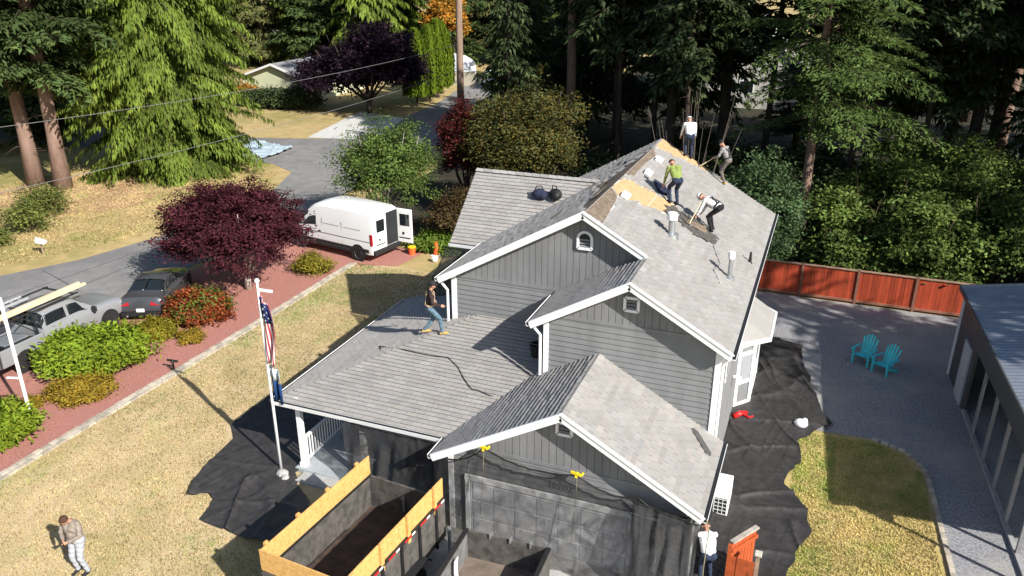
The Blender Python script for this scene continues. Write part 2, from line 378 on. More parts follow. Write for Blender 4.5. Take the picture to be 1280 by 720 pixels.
wall([(-7.83, 18, 0), (-7.83, 15.57, 0), (-7.83, 15.57, 2.45), (-7.83, 18, 2.45)], (-1, 0, 0))
wall([(-10.0, 18., 0), (-7.83, 18., 0), (-7.83, 18., 2.6), (-10.0, 18., 2.6)], F_)
wall([(-11.33, 23.9, 0), (-10.0, 23.9, 0), (-10.0, 23.9, 5.2), (-11.33, 23.9, 5.2)], F_)
wall([(-11.33, 28.1, 0), (-11.33, 23.9, 0), (-11.33, 23.9, 5.1), (-11.33, 26.0, 6.85), (-11.33, 28.1, 5.1)], (-1, 0, 0))
wall([(-1.7, 30.4, 0), (-10.0, 30.4, 0), (-10.0, 30.4, 5.1), (-5.87, 30.4, 7.4), (-1.7, 30.4, 5.1)], (0, 1, 0))
wall([(-10.0, 28.1, 0), (-11.33, 28.1, 0), (-11.33, 28.1, 5.1), (-10.0, 28.1, 5.1)], (0, 1, 0))
# --- white trim
def trim(name, p, q, w=.2, t=.035, up=(0, 0, 1)): MB().bar(p, q, t, w, up).build(name, MT['white'], house)
def rake(xa, za, xb, zb, y):
    trim('barge_board', (xa, y-.02, za-.055), (xb, y-.02, zb-.055), .19)
    trim('rake_edge', (xa, y-.035, za+.04), (xb, y-.035, zb+.04), .05, .06)
for a in ((-10.36, zl(-10.36), -5.87, 7.605, 20.17), (-5.87, 7.605, -4.05, zr(-4.05), 20.17), (-6.65, 5.06, -4.015, 6.555, 18.15), (-4.015, 6.555, -1.38, 5.06, 18.15),
          (-8.18, 2.38, -4.78, 4.31, 15.2), (-4.78, 4.31, -1.38, 2.38, 15.2)): rake(*a)
def gutter(p, q, out):
    p = Vector(p); q = Vector(q); o = Vector(out)
    prof = [(0, 0), (.1, -.01), (.125, -.03), (.12, -.0), (.1, -.085), (.02, -.1), (0, -.1)]
    prof = [(0, .0), (.02, .0), (.02, -.085), (.1, -.085), (.115, .01), (.13, .01), (.112, -.105), (0, -.105)]
    f = MB(); vs = [a+o*x+Vector((0, 0, z)) for a in (p, q) for x, z in prof]; n = len(prof)
    f.add(vs, [(i, (i+1) % n, n+(i+1) % n, n+i) for i in range(n)]+[tuple(range(n))[::-1], tuple(range(n, 2*n))])
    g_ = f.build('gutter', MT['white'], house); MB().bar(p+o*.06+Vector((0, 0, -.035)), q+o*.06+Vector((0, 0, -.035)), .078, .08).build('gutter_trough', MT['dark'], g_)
    return g_
gutter((-1.40, 18.11, 5.07), (-1.40, YB, 5.07), (1, 0, 0)); gutter((-10.34, 20.15, 5.07), (-10.34, 23.65, 5.07), (-1, 0, 0))
gutter((-6.63, 18.13, 5.07), (-6.63, 20.17, 5.07), (-1, 0, 0)); gutter((-1.40, 15.18, 2.39), (-1.40, 18.45, 2.39), (1, 0, 0))
gutter((-8.16, 15.18, 2.39), (-8.16, 15.98, 2.39), (-1, 0, 0)); gutter((-13.6, 16.05, 2.39), (-8.3, 16.05, 2.39), (0, -1, 0))
gutter((-13.6, 16.0, 2.39), (-13.6, 23.9, 2.39), (-1, 0, 0)); gutter((-11.6, 23.6, 4.96), (-10.5, 23.6, 4.96), (0, -1, 0))
def corner(x, y, z0, z1, sx): MB().box(x-.025, x+.025, y-.13, y+.03, z0, z1).box(x-(.1 if sx > 0 else .02), x+(.02 if sx > 0 else .1), y-.035, y-.01, z0+.002, z1-.002).build('corner_board', MT['white'], house)
MB().box(-1.8, -1.66, 18.46, 18.5+.1, 2.35, 5.1).build('corner_board', MT['white'], house)
MB().box(-10.05, -9.89, 20.455, 20.55, 3.3, 5.12).build('corner_board', MT['white'], house)
MB().box(-6.36, -6.22, 18.455, 18.55, 3.1, 5.1).build('corner_board', MT['white'], house)
MB().box(-1.8, -1.66, 15.525, 15.62, 0, 2.4).build('corner_board', MT['white'], house)
MB().box(-7.88, -7.74, 15.525, 15.62, 0, 2.45).build('corner_board', MT['white'], house)
def downspout(x, y, zt, zb, dx): MB().tube([(x+dx, y-.1, zt), (x+dx*.9, y-.12, zt-.12), (x, y-.1, zt-.35), (x, y-.1, zb+.12), (x-.08, y-.2, zb+.03), (x-.12, y-.3, zb+.02)], .042, 8).build('downspout', MT['white'], house)
downspout(-10.15, 20.47, 4.99, 3.32, -.22); downspout(-6.43, 18.5, 4.99, 3.1, -.22)
MB().tube([(-1.34, 18.4, 4.97), (-1.5, 18.55, 4.75), (-1.62, 18.65, 4.5), (-1.62, 18.65, .15), (-1.45, 18.65, .08)], .042, 8).build('downspout', MT['white'], house)
MB().tube([(-1.45, 15.3, 2.28), (-1.6, 15.42, 2.1), (-1.62, 15.48, 1.9), (-1.62, 15.48, .15), (-1.6, 15.2, .08)], .042, 8).build('downspout', MT['white'], house)
# --- gable vents
def gvent(x, y, z, w, h_, arch):
    pts = [(x-w/2, z), (x+w/2, z), (x+w/2, z+h_)]
    if arch: pts += [(x+w/2*math.cos(t), z+h_+w/2*math.sin(t)) for t in [math.pi*k/8 for k in range(1, 8)]]
    pts += [(x-w/2, z+h_)]
    v = MB().prism([(a, y-.03, b) for a, b in pts], (0, -.02, 0)).build('gable_vent', MT['dark'], house)
    f = MB(); cx = x; cz = z+h_*.6
    for i in range(len(pts)):
        a = pts[i]; b = pts[(i+1) % len(pts)]; f.bar((a[0], y-.055, a[1]), (b[0], y-.055, b[1]), .07, .07, (0, 1, 0))
    f.build('frame', MT['white'], v)
    for k in range(int(h_/.09)): MB().bar((x-w/2+.03, y-.058, z+.07+k*.09), (x+w/2-.03, y-.058, z+.07+k*.09), .012, .055, (0, .6, 1)).build('slat', MT['siding'], v)
gvent(-5.86, 20.5, 6.5, .4, .29, True); gvent(-4.0, 18.5, 5.72, .35, .35, False); gvent(-4.78, 15.57, 3.6, .36, .32, False)
# --- garage door and number
gd = MB().box(-7.25, -2.55, 15.50, 15.56, 0, 1.68).build('garage_door', MT['door'], house)
for i in range(8):
    for j in range(3):
        x0 = -7.19+i*.578; z0 = .05+j*.54
        MB().prism([(x0+.04, 15.497, z0+.06), (x0+.54, 15.497, z0+.06), (x0+.54, 15.497, z0+.44), (x0+.04, 15.497, z0+.44)], (0, -.012, 0)).build('panel', MT['door'], gd)
        f = MB()
        for a, b in (((x0+.03, z0+.03), (x0+.55, z0+.03)), ((x0+.55, z0+.03), (x0+.55, z0+.47)), ((x0+.55, z0+.47), (x0+.03, z0+.47)), ((x0+.03, z0+.47), (x0+.03, z0+.03))):
            f.bar((a[0], 15.492, a[1]), (b[0], 15.492, b[1]), .012, .03, (0, 0, 1) if a[1] == b[1] else (1, 0, 0))
        f.build('panel_rim', MT['door'], gd)
trim('door_trim', (-7.4, 15.50, 1.76), (-2.4, 15.50, 1.76), .15, .06); trim('door_trim', (-7.33, 15.50, 0), (-7.33, 15.50, 1.68), .12, .06, (1, 0, 0)); trim('door_trim', (-2.47, 15.50, 0), (-2.47, 15.50, 1.68), .12, .06, (1, 0, 0))
tc = bpy.data.curves.new('num', 'FONT'); tc.body = '10802'; tc.size = .26; tc.extrude = .008
to = bpy.data.objects.new('num', tc); COL.objects.link(to)
me = bpy.data.meshes.new_from_object(to.evaluated_get(bpy.context.evaluated_depsgraph_get())); bpy.data.objects.remove(to)
me.materials.clear(); me.materials.append(MT['steel']); no_ = link('house_number', me, house)
no_.location = (-5.15+6.1, 15.535-20, 2.02); no_.rotation_euler = (R(90), 0, 0)
# --- bay window on the right side
bp = [(-1.7, 24.5), (-1.22, 25.1), (-1.22, 27.3), (-1.7, 27.9)]
M_refl_pane = mat('pane_with_blind', (.3, .31, .33), .25, .05, 2., spec=.5)  # pale grey puts the reflection on the glass into its colour
bay = MB().prism([(x, y, 0) for x, y in bp], (0, 0, 2.4)).build('bay', MT['siding'], house)
be = [(-1.7, 24.45), (-.8, 25.3), (-.8, 27.55), (-1.7, 28.5)]
rp = [(-1.66, 25.2, 3.0), (-1.66, 27.5, 3.0)]
f = MB(); E0 = [(x, y, 2.43) for x, y in be]; B0 = [(x, y, 2.33) for x, y in be]
f.add(E0+rp+B0, [(0, 1, 4), (1, 2, 5, 4), (2, 3, 5), (0, 6, 7, 1), (1, 7, 8, 2), (2, 8, 9, 3), (6, 9, 8, 7)]); f.build('bay_roof', MT['shingle'], house, colors=True)
for a, b in ((0, 1), (1, 2), (2, 3)):
    p = Vector(E0[a]); q = Vector(E0[b]); MB().bar(p+Vector((0.02, 0, -.04)), q+Vector((.02, 0, -.04)), .07, .13).build('bay_fascia', MT['white'], bay)
for a, b in ((0, 1), (1, 2)):
    p = Vector((*bp[a], 0)); q = Vector((*bp[b], 0)); d = (q-p).normalized(); nn = Vector((d.y, -d.x, 0)); L_ = (q-p).length
    for zz in (.12, .95, 2.0, 2.3): MB().bar(p+nn*.02+Vector((0, 0, zz)), q+nn*.02+Vector((0, 0, zz)), .04, .12).build('bay_trim', MT['white'], bay)
    for t in (.06, L_-.06): MB().bar(p+d*t+nn*.024+Vector((0, 0, .05)), p+d*t+nn*.024+Vector((0, 0, 2.35)), .13, .045, nn).build('bay_trim', MT['white'], bay)
    n_ = 1 if a == 0 else 2
    for k in range(n_):
        s0 = .13+k*(L_-.2)/n_; s1 = .13+(k+1)*(L_-.2)/n_-.06
        wpane = MB().prism([p+d*s+nn*.012+Vector((0, 0, z)) for s, z in ((s0, 1.02), (s1, 1.02), (s1, 1.94), (s0, 1.94))], nn*.01).build('window_pane', M_refl_pane, bay)
# wall lamp on the side wall, wing window
MB().box(-1.66, -1.40, 22.9, 23.0, 2.0, 2.05).box(-1.55, -1.41, 22.86, 23.04, 1.8, 2.0).build('wall_lamp', MT['white'], house, bevel=.01)
MB().prism([(-1.675, y, z) for y, z in ((20.2, 3.2), (21.5, 3.2), (21.5, 4.4), (20.2, 4.4))], (.03, 0, 0)).build('window', MT['white'], house)
MB().prism([(-1.64, y, z) for y, z in ((20.28, 3.28), (21.42, 3.28), (21.42, 4.32), (20.28, 4.32))], (.01, 0, 0)).build('window_pane', MT['glass'], house)
wn = MB().box(-10.85, -10.28, 23.84, 23.88, 3.55, 4.75).build('window', MT['white'], house); MB().box(-10.77, -10.36, 23.825, 23.845, 3.63, 4.67).build('window_pane', MT['glass'], wn)
# --- porch
MB().box(-13.2, -7.9, 16.1, 18., 0, .16).box(-13.2, -10.5, 18., 23.9, 0, .158).build('porch_floor', MT['deck'], house)
st = MB().box(-12.9, -11.3, 15.65, 16.1, 0, .09).build('porch_step', MT['concrete'], house)
for x, y in ((-13.0, 16.3), (-10.9, 16.3), (-8.6, 16.3), (-13.0, 19.2), (-13.0, 22.2), (-13., 23.7)):
    pz = pf(y) if x > -12.9 else 2.39+.34*.6
    po = MB().box(x-.075, x+.075, y-.075, y+.075, .16, pz-.12).build('porch_post', MT['white'], house, bevel=.008)
    MB().box(x-.1, x+.1, y-.1, y+.1, .161, .3).build('post_base', MT['white'], po)
for xa, ya, xb, yb in ((-13.0, 16.375, -13.0, 19.125), (-13., 19.275, -13., 22.125), (-13., 22.275, -13., 23.625)):
    rl = MB().bar((xa, ya, 1.05), (xb, yb, 1.05), .09, .05).bar((xa, ya, .3), (xb, yb, .3), .06, .05).build('porch_railing', MT['white'], house)
    n_ = int((yb-ya)/.13)
    for k in range(1, n_): MB().bar((xa, ya+(yb-ya)*k/n_, .32), (xb, ya+(yb-ya)*k/n_, 1.03), .035, .035).build('baluster', MT['white'], rl)
# ---------------------------------------------------------------- ground, street, beds
M_dry = mat('dry_lawn', (.40, .30, .15), .95, .2, 2.2, .7, 30, col2=(.56, .45, .285), col3=(.36, .30, .14), scale2=.55, detail=12, contrast=(.3, .7))
M_ground = mat('verge_ground', (.34, .255, .115), .95, .2, .9, .5, 20, col2=(.46, .345, .165), col3=(.24, .215, .07), scale2=.16, detail=9)
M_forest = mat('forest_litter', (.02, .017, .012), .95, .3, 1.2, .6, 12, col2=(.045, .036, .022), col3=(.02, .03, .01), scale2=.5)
M_asph = mat('asphalt', (.175, .172, .172), .85, .08, 1.4, .25, 90, col2=(.245, .24, .236), detail=12, col3=(.16, .158, .158), scale2=.12)
M_mulch = mat('red_mulch', (.3, .12, .095), .95, .3, 14., .9, 60, col2=(.48, .23, .19), col3=(.38, .175, .145), scale2=.7)
M_gravel = mat('gravel', (.15, .15, .16), .95, .3, 16., .7, 60, col2=(.36, .36, .38), col3=(.36, .345, .32), scale2=.18)
M_green = mat('green_lawn', (.24, .225, .06), .95, .2, 2.2, .7, 30, col2=(.42, .34, .13), col3=(.52, .39, .18), scale2=.6, detail=12)
def sheet(name, pts, m, z, par=None, nsub=0, lbl=None):
    o = MB().add([(x, y, z) for x, y in ccw(pts)], [tuple(range(len(pts)))]).build(name, m)
    o['kind'] = 'structure'; return o
sheet('ground', [(-500, -200), (500, -200), (500, 700), (-500, 700)], M_ground, 0)
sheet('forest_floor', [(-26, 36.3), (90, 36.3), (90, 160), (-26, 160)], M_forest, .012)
sheet('lawn', [(-20.95, 2), (-20.95, 32.2), (-13, 32.2), (-13, 25), (-11.85, 25), (-10, 15), (-10, 2)], M_dry, .006)
sheet('mulch_bed', [(-27.6, 5), (-28.3, 22), (-27.5, 33.5), (-24, 34.9), (-18.5, 34.9), (-18.8, 32.4), (-21.1, 31.6), (-21.1, 5)], M_mulch, .009)
sheet('street', [(-38.6, 5), (-35.9, 24.2), (-34.2, 27.3), (-33.2, 31.8), (-32.6, 37.5), (-33.6, 42.4), (-35.2, 46.4), (-38, 48), (-60, 47), (-90, 46), (-90, 55.5), (-60, 55.2), (-46, 55.2), (-39.7, 57), (-38, 67), (-38.9, 77), (-44, 100), (-52, 130), (-44, 130), (-36, 100), (-31.5, 77), (-29.5, 60), (-28.6, 46), (-28.4, 40), (-28.3, 26.6), (-28.5, 22), (-30.2, 14), (-31.5, 5)], M_asph, .015)
sheet('driveway', [(-10, -5), (-10, 15.5), (-1.9, 15.5), (-1.5, 14), (-1.5, -5)], MT['concrete'], .006)
sheet('neighbour_driveway', [(-41.3, 57.0), (-35.6, 58.3), (-37.9, 68), (-44, 70)], mat('pale_concrete', (.5, .5, .48), .9, .08, 2.), .021)
sheet('gravel_yard', [(-1.9, 15.5), (-1.9, 35.55), (14, 35.55), (14, 10), (4.5, 10), (4.25, 20), (4.1, 22.8), (3.6, 23.8), (2.6, 24.2), (.9, 24.1), (.6, 23.5), (-.2, 23), (-.3, 15.5)], M_gravel, .009)
sheet('side_lawn', [(-1.4, 3), (-1.2, 23.4), (.6, 23.9), (.9, 24.0), (2.6, 24.1), (3.5, 23.7), (4.0, 22.75), (4.15, 20), (4.4, 10), (4.4, 3)], M_green, .006)
sheet('patio_slab', [(.25, 27.3), (.3, 29.9), (1.0, 29.8), (1.02, 27.2)], MT['concrete'], .02)
sheet('verge_mulch', [(-51, 34), (-42, 31), (-39, 36), (-41, 42), (-48, 43)], mat('bark_litter', (.32, .18, .105), .95, .3, 3., .5, 30, col2=(.45, .29, .175), col3=(.44, .33, .16), scale2=.4), .004)
M_crack = mat('tar_seam', (.09, .09, .09), .8, .2)
for pts in ([(-31.4, 16), (-31.3, 22), (-31.05, 30), (-30.9, 40)], [(-33.4, 20), (-32.6, 27), (-31.9, 34), (-31.6, 41)], [(-34.6, 25.5), (-32.8, 24.9), (-30.8, 24.2)]):
    f = MB(); p0 = [Vector((x+random.uniform(-.05, .05), y, .018)) for x, y in pts]
    for a, b in zip(p0[:-1], p0[1:]): f.bar(a, b, .06, .002)
    o = f.build('tar_seam', M_crack); o['kind'] = 'structure'

# edging of two rows of pale blocks between bed and lawn
M_block = mat('edging_block', (.40, .365, .31), .9, .15, 5., .3, 50, attr=True)
edge = thing('edging', 'two rows of pale concrete edging blocks between red bed and dry lawn', 'edging', (-21.05, 20, 0))
bm_ = []
for k in range(4):
    b = MB(); a_ = random.uniform(-.012, .012)
    b.prism([(-.075, -.135, 0), (.075+a_, -.13, 0), (.07, .135, 0), (-.075, .13+a_, 0)], (0, 0, .09))
    me = bpy.data.meshes.new('brick'); me.from_pydata(b.v, [], b.f); me.materials.append(M_block); g = random.uniform(.8, 1.15); setcol(me, [(g, g*.98, g*.95)]*len(b.f)); bm_.append(me)
y = 8.
i = 0
while y < 31.8:
    for r_ in (0, 1):
        o = link('brick', random.choice(bm_), edge); o.location = (.0+r_*.165+random.uniform(-.012, .012)+.05*math.sin(y*.35), y-20+r_*.13, -.012+random.uniform(0, .025)-.02*r_); o.rotation_euler = (0, random.uniform(-.05, .05), random.uniform(-.06, .06))
    y += .285
# curved border of small blocks by the side lawn
e2 = thing('edging', 'curved row of small grey blocks between side lawn and gravel', 'edging', (4.1, 22, 0))
cv = [(2.6, 24.17), (3.15, 24.0), (3.6, 23.77), (3.9, 23.3), (4.1, 22.78), (4.2, 21.5), (4.28, 20), (4.45, 17), (4.55, 14)]
for (xa, ya), (xb, yb) in zip(cv[:-1], cv[1:]):
    L_ = math.hypot(xb-xa, yb-ya); n_ = max(1, round(L_/.24))
    for k in range(n_):
        t = (k+.5)/n_; o = link('brick', random.choice(bm_), e2); o.location = (xa+(xb-xa)*t-4.1, ya+(yb-ya)*t-22, random.uniform(-.03, -.01)); o.scale = (.85, .8, 1)
        o.rotation_euler = (0, 0, math.atan2(yb-ya, xb-xa)-math.pi/2+random.uniform(-.05, .05))

# ---------------------------------------------------------------- tarps
def wr(x, y, sd=0):
    def rid(a, b, s_, pw=7): return (1-abs(2*vnoise(a, b, s_)-1))**pw
    wx = x+.5*vnoise(x*.6, y*.6, sd+5); wy = y+.6*vnoise(x*.5+9, y*.5, sd+6); m = vnoise(x*.4+3, y*.4, sd+8)
    f1 = rid((wx*.9+wy*.45)*1.5, (wy*.9-wx*.45)*.22, sd); f2 = rid((wx*.35-wy*.94)*1.3+7, (wx*.94+wy*.35)*.25, sd+1); f3 = rid((wx*.98-wy*.2)*3.2+3, (wy*.98+wx*.2)*.4, sd+2)
    return .085*f1*(.35+m)+.07*f2*(1.25-m)+.03*f3*m+.06*vnoise(x*.5, y*.5, sd+3)
def tarp(name, label, left, right, nx=60, step=.06, z0=.035, amp=1., sd=0):
    f = MB(); P = []; ys = [p[1] for p in left]
    def at(pl, t):
        n = len(pl)-1; k = min(int(t*n), n-1); u = t*n-k
        return (pl[k][0]+(pl[k+1][0]-pl[k][0])*u, pl[k][1]+(pl[k+1][1]-pl[k][1])*u)
    L_ = sum(math.dist(a, b) for a, b in zip(left[:-1], left[1:])); n = max(8, int(L_/step))
    for i in range(n+1):
        t = i/n; a = at(left, t); b = at(right, t); row = []
        jb = .12*(vnoise(t*30, 3, sd)-.5)
        for j in range(nx+1):
            s_ = j/nx; x = a[0]+(b[0]+jb-a[0])*s_; y = a[1]+(b[1]-a[1])*s_
            row.append((x, y, z0+amp*wr(x, y, sd)))
        P.append(row)
    f.grid(P); o = f.build(name, MT['tarp'], smooth=True)
    return tag(o, label, 'tarp')
tarp('tarp', 'wrinkled black tarp on the ground along the right side of the house',
     [(-1.7, 13.5), (-1.7, 16), (-1.7, 19), (-1.7, 21.5), (-1.7, 24.4), (-1.2, 25.2), (-1.2, 27.2), (-1.7, 28), (-1.5, 30.6)],
     [(.62, 13.5), (.6, 16.6), (.72, 17.6), (1.05, 18.6), (.9, 19.6), (.28, 20.6), (.4, 21.5), (.62, 22.0), (.5, 23.2), (1.5, 24.6), (.95, 25.8), (.7, 27.4), (.35, 28.6), (.25, 30.2)], nx=100, amp=1.6, sd=1)
tarp('tarp', 'black tarp with ragged corners on the dry lawn left of the porch',
     [(-16.65, 19.9), (-16.7, 18.4), (-16.6, 17.4), (-16.0, 16.8), (-15.75, 15.2), (-15.25, 13.85), (-14.95, 14.35), (-14.5, 14.1), (-14.25, 13.25), (-13.2, 13.15), (-12.2, 13.0)],
     [(-13.2, 20.2), (-13.15, 19.3), (-13.2, 18.3), (-13.25, 17.4), (-13.2, 16.4), (-13.0, 15.9), (-12.7, 15.55), (-12.2, 15.2), (-11.6, 14.6), (-11.3, 14.0), (-11.2, 13.3)], nx=80, step=.055, amp=1.4, sd=9)
tarp('tarp', 'long narrow black sheet under the left porch eave', [(-14.75, 24.8), (-14.9, 23), (-15.2, 21.5), (-15.6, 20.2)], [(-13.25, 24.8), (-13.25, 23), (-13.25, 21.5), (-13.25, 20.0)], nx=30, amp=1., sd=14, z0=.07)  # narrow black wrinkled sheet along the eave line
o = tarp('tarp', 'pale blue sheet spread at the street corner behind the cedar', [(-42.5, 47.6), (-43.6, 50.5), (-44.2, 54.0)], [(-39.6, 48.0), (-39.3, 50.4), (-39.6, 52.8)], nx=40, step=.15, z0=.08, amp=2.2, sd=21)  # pale blue wrinkled sheet over the road corner
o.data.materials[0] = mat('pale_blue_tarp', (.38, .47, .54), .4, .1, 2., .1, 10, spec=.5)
# ---------------------------------------------------------------- debris netting
def netsheet(name, label, top, bot, mat_, folds=.07, n=110, m=24, sd=0, freq=14):
    P = []
    def at(pl, t):
        d = [0]
        for a, b in zip(pl[:-1], pl[1:]): d.append(d[-1]+abs(b[0]-a[0])+abs(b[1]-a[1]))
        t *= d[-1]
        for k in range(len(pl)-1):
            if t <= d[k+1]+1e-9:
                u = (t-d[k])/max(1e-6, d[k+1]-d[k]); return Vector(pl[k]).lerp(Vector(pl[k+1]), u)
        return Vector(pl[-1])
    for i in range(n+1):
        t = i/n; a = at(top, t); b = at(bot, t); row = []
        for j in range(m+1):
            s_ = j/m; p = a.lerp(b, s_)
            k = folds*(.25+s_)*(vnoise(t*freq+s_*1.5, s_*2, sd)-.5)*2+.03*(vnoise(t*freq*3, s_*5, sd+3)-.5)
            sag = .1*math.sin(math.pi*s_)
            row.append((p.x+.3*k, p.y+k-sag*.2, p.z))
        P.append(row)
    f = MB().grid(P); f.tube([(p[0][0], p[0][1]-.01, p[0][2]) for p in P], .022, 5, mi=1)
    o = f.build(name, [mat_, MT['black']], smooth=True); return tag(o, label, 'netting')
def sagcurve(pts, sag, y):
    out = []
    for a, b in zip(pts[:-1], pts[1:]):
        for k in range(8):
            t = k/8; out.append((a[0]+(b[0]-a[0])*t, y, a[1]+(b[1]-a[1])*t-sag*4*t*(1-t)))
    out.append((pts[-1][0], y, pts[-1][1])); return out
netsheet('debris_netting', 'black see-through netting hung from yellow clamps over the garage door', sagcurve([(-8.0, 2.3), (-6.79, 2.86), (-4.39, 2.7), (-2.9, 2.45), (-1.55, 2.3)], .2, 15.33),
         [(-8.2, 15.0, .05), (-6.6, 14.95, .05), (-4.3, 14.9, .05), (-2.8, 14.9, .05), (-1.5, 14.8, .05)], MT['net'], .11, sd=2)
netsheet('debris_netting', 'black netting hung across the front of the porch behind the wood sided trailer', [(-11.3, 15.95, 2.28), (-9.6, 15.93, 2.25), (-8.3, 15.9, 2.28), (-8.05, 15.5, 2.3)], [(-11.2, 15.9, .1), (-9.6, 16.0, .6), (-8.4, 15.95, .4), (-8.2, 15.3, .2)], MT['netd'], .1, n=60, sd=5)
netsheet('debris_netting', 'thick black netting bunched at the right corner of the garage', [(-3.0, 15.2, 2.42), (-2.2, 15.15, 2.35), (-1.45, 15.1, 2.25)], [(-2.9, 14.7, .05), (-2.2, 14.5, .05), (-1.4, 14.9, .05)], MT['netd'], .14, n=50, sd=8, freq=9)
netsheet('debris_netting', 'black netting hanging down the left wall behind the porch roof', [(-11.7, 23.45, 4.82), (-10.9, 23.4, 4.84), (-10.55, 22.5, 4.82), (-10.5, 21.3, 4.86)], [(-12.6, 23.5, 2.8), (-11.4, 23.2, 3.2), (-10.9, 22.5, 3.38), (-10.55, 21.9, 3.5)], MT['netd'], .08, n=50, sd=11, freq=9)
for (x, y, z), lb in (((-6.79, 15.33, 2.9), 'yellow spring clamp holding netting on the gable, nearer the porch'), ((-4.39, 15.33, 2.74), 'yellow spring clamp holding netting beside the house number')):
    c = thing('spring_clamp', lb, 'clamp', (x, y, z), group='yellow clamps on the garage gable'); c.scale = (.75, .75, .75)
    MB().bar((-.2, 0, 0), (.16, -.05, -.02), .06, .1).bar((.16, -.05, -.02), (.22, -.02, .08), .05, .08).build('jaw', MT['yellow'], c, world=False, bevel=.015)
    MB().bar((-.02, -.03, -.16), (.03, -.02, .06), .05, .09).build('handle', MT['yellow'], c, world=False, bevel=.015)
    MB().tube([(.02, -.04, -.14), (.03, -.12, -.8), (-.02, -.2, -1.8), (-.05, -.25, -2.6)], .009, 5).build('rope', MT['rope'], c, world=False)

# ---------------------------------------------------------------- roof clutter
tag(MB().tube([(x, y, z+.035) for x, y, z in ((-11.4, 18.6, 3.25), (-11.85, 19.0, 3.0), (-11.65, 18.86, 3.05), (-11.22, 18.69, 3.2), (-10.8, 18.62, 3.25), (-10.36, 18.59, 3.25), (-9.83, 18.58, 3.25), (-9.34, 18.63, 3.27), (-8.9, 18.36, 3.17), (-8.54, 17.99, 3.05), (-8.29, 17.78, 2.98), (-8.16, 17.69, 2.95), (-7.99, 17.7, 2.95), (-7.6, 17.6, 2.92), (-7.37, 17.65, 2.86), (-7.15, 17.69, 2.97), (-7.0, 17.77, 3.06), (-6.75, 18.1, 3.2), (-6.5, 18.42, 3.34))], .016, 6).build('air_hose', MT['cord'], smooth=True), 'dark air hose snaking across the porch roof', 'hose')
bk = thing('bucket', 'black bucket on the porch roof beside the downspout', 'bucket', (-6.85, 19.3, 3.5))
MB().lathe([(.15, 0), (.2, .36), (.21, .38), (.19, .38), (.14, .03)], n=18).build('shell', MT['black'], bk, world=False, auto=40)
MB().tube([(.2*math.cos(t), .02-.2*math.sin(t)*.6, .37+.03*math.sin(t)) for t in [math.pi*k/10 for k in range(11)]], .008, 5).build('bail', MT['steel'], bk, world=False)
M_navy = mat('navy_fabric', (.018, .022, .05), .85, .3, 20.)
for (x, y, z), rz_, m_, lb in (((-8.93, 25.25, 6.36), .3, M_navy, 'navy tool bag on the back roof slope, left of the pair'), ((-8.36, 25.3, 6.4), -.5, MT['black'], 'black tool bag on the back roof slope, right of the pair')):
    b = thing('tool_bag', lb, 'bag', (x, y, z), rz_, 'tool bags on the back roof slope')
    f = MB(); f.ellip((0, 0, .16), (.26, .2, .2)); f.ellip((.12, -.1, .14), (.16, .14, .16)); f.build('bag', m_, b, world=False, smooth=True)
    MB().tube([(-.16, -.02, .3), (-.1, -.05, .46), (.08, -.05, .46), (.14, -.02, .3)], .02, 6).build('strap', MT['black'], b, world=False)
f = MB(); c = Vector((-1.85, 17.86, gr(-1.85))); ng = Vector((G, 0, 1)).normalized()
f.prism([c+Vector((a, b, -G*a))+ng*.022 for a, b in ((-.35, .22), (-.3, .3), (-.18, .28), (.25, -.2), (.25, -.32), (.12, -.34))], ng*.02)
tag(f.build('knee_pad', mat('grey_foam', (.075, .075, .075), .9)), 'grey foam kneeling pad on the garage roof by the right eave', 'kneeling pad')
for x0, y0, n_ , lb in ((-3.1, 26.2, 0, 'thin cord on the roof trailing behind the bending worker'),):
    tag(MB().tube([(x, y, zr(x)+.03) for x, y in ((-3.15, 24.8), (-3.1, 24.3), (-2.8, 24.0), (-2.6, 23.4), (-2.4, 22.9), (-2.5, 22.2), (-2.2, 21.6))], .014, 5).build('cord', MT['steel'], smooth=True), lb, 'cord')
M_debris = mat('roofing_debris', (.08, .075, .07), .9, .4, 12.)
f = MB(); rr_ = random.Random(5)
for k in range(70):
    x = rr_.uniform(-4.3, -2.8); y = rr_.uniform(23.8, 25.0)-(x+3.55)*.1; a = rr_.uniform(0, 3.1); L_ = rr_.uniform(.06, .25)
    if (x+3.55)**2/.65+(y-24.4)**2/.33 > 1: continue
    c = Vector((x, y, zr(x)))+nr*rr_.uniform(.02, .05); du = Vector((math.cos(a), math.sin(a), -S*math.cos(a)))*L_; dv = Vector((-math.sin(a), math.cos(a), S*math.sin(a)))*L_*.5
    f.prism([c-du-dv, c+du-dv, c+du*.7+dv, c-du+dv], nr*.01)
tag(f.build('shingle_scraps', M_debris), 'scraps of torn shingles on the roof by the workers', 'scraps', kind='stuff')
for pts, lb in (([(-3.87, 24.4), (-3.68, 24.1), (-3.06, 24.4), (-3.2, 24.8)], 'sheet of torn felt in front of the bending worker'), ([(-4.83, 25.1), (-4.54, 25.4), (-4.78, 26.1), (-5.16, 25.9)], 'dark flap of old felt beside the hi-vis worker')):
    o = MB().prism([Vector((x, y, zr(x)))+nr*(.03+.05*(i % 2)) for i, (x, y) in enumerate(pts)], nr*.012).build('felt_scrap', MT['felt'] if 'bending' in lb else M_navy); tag(o, lb, 'felt')

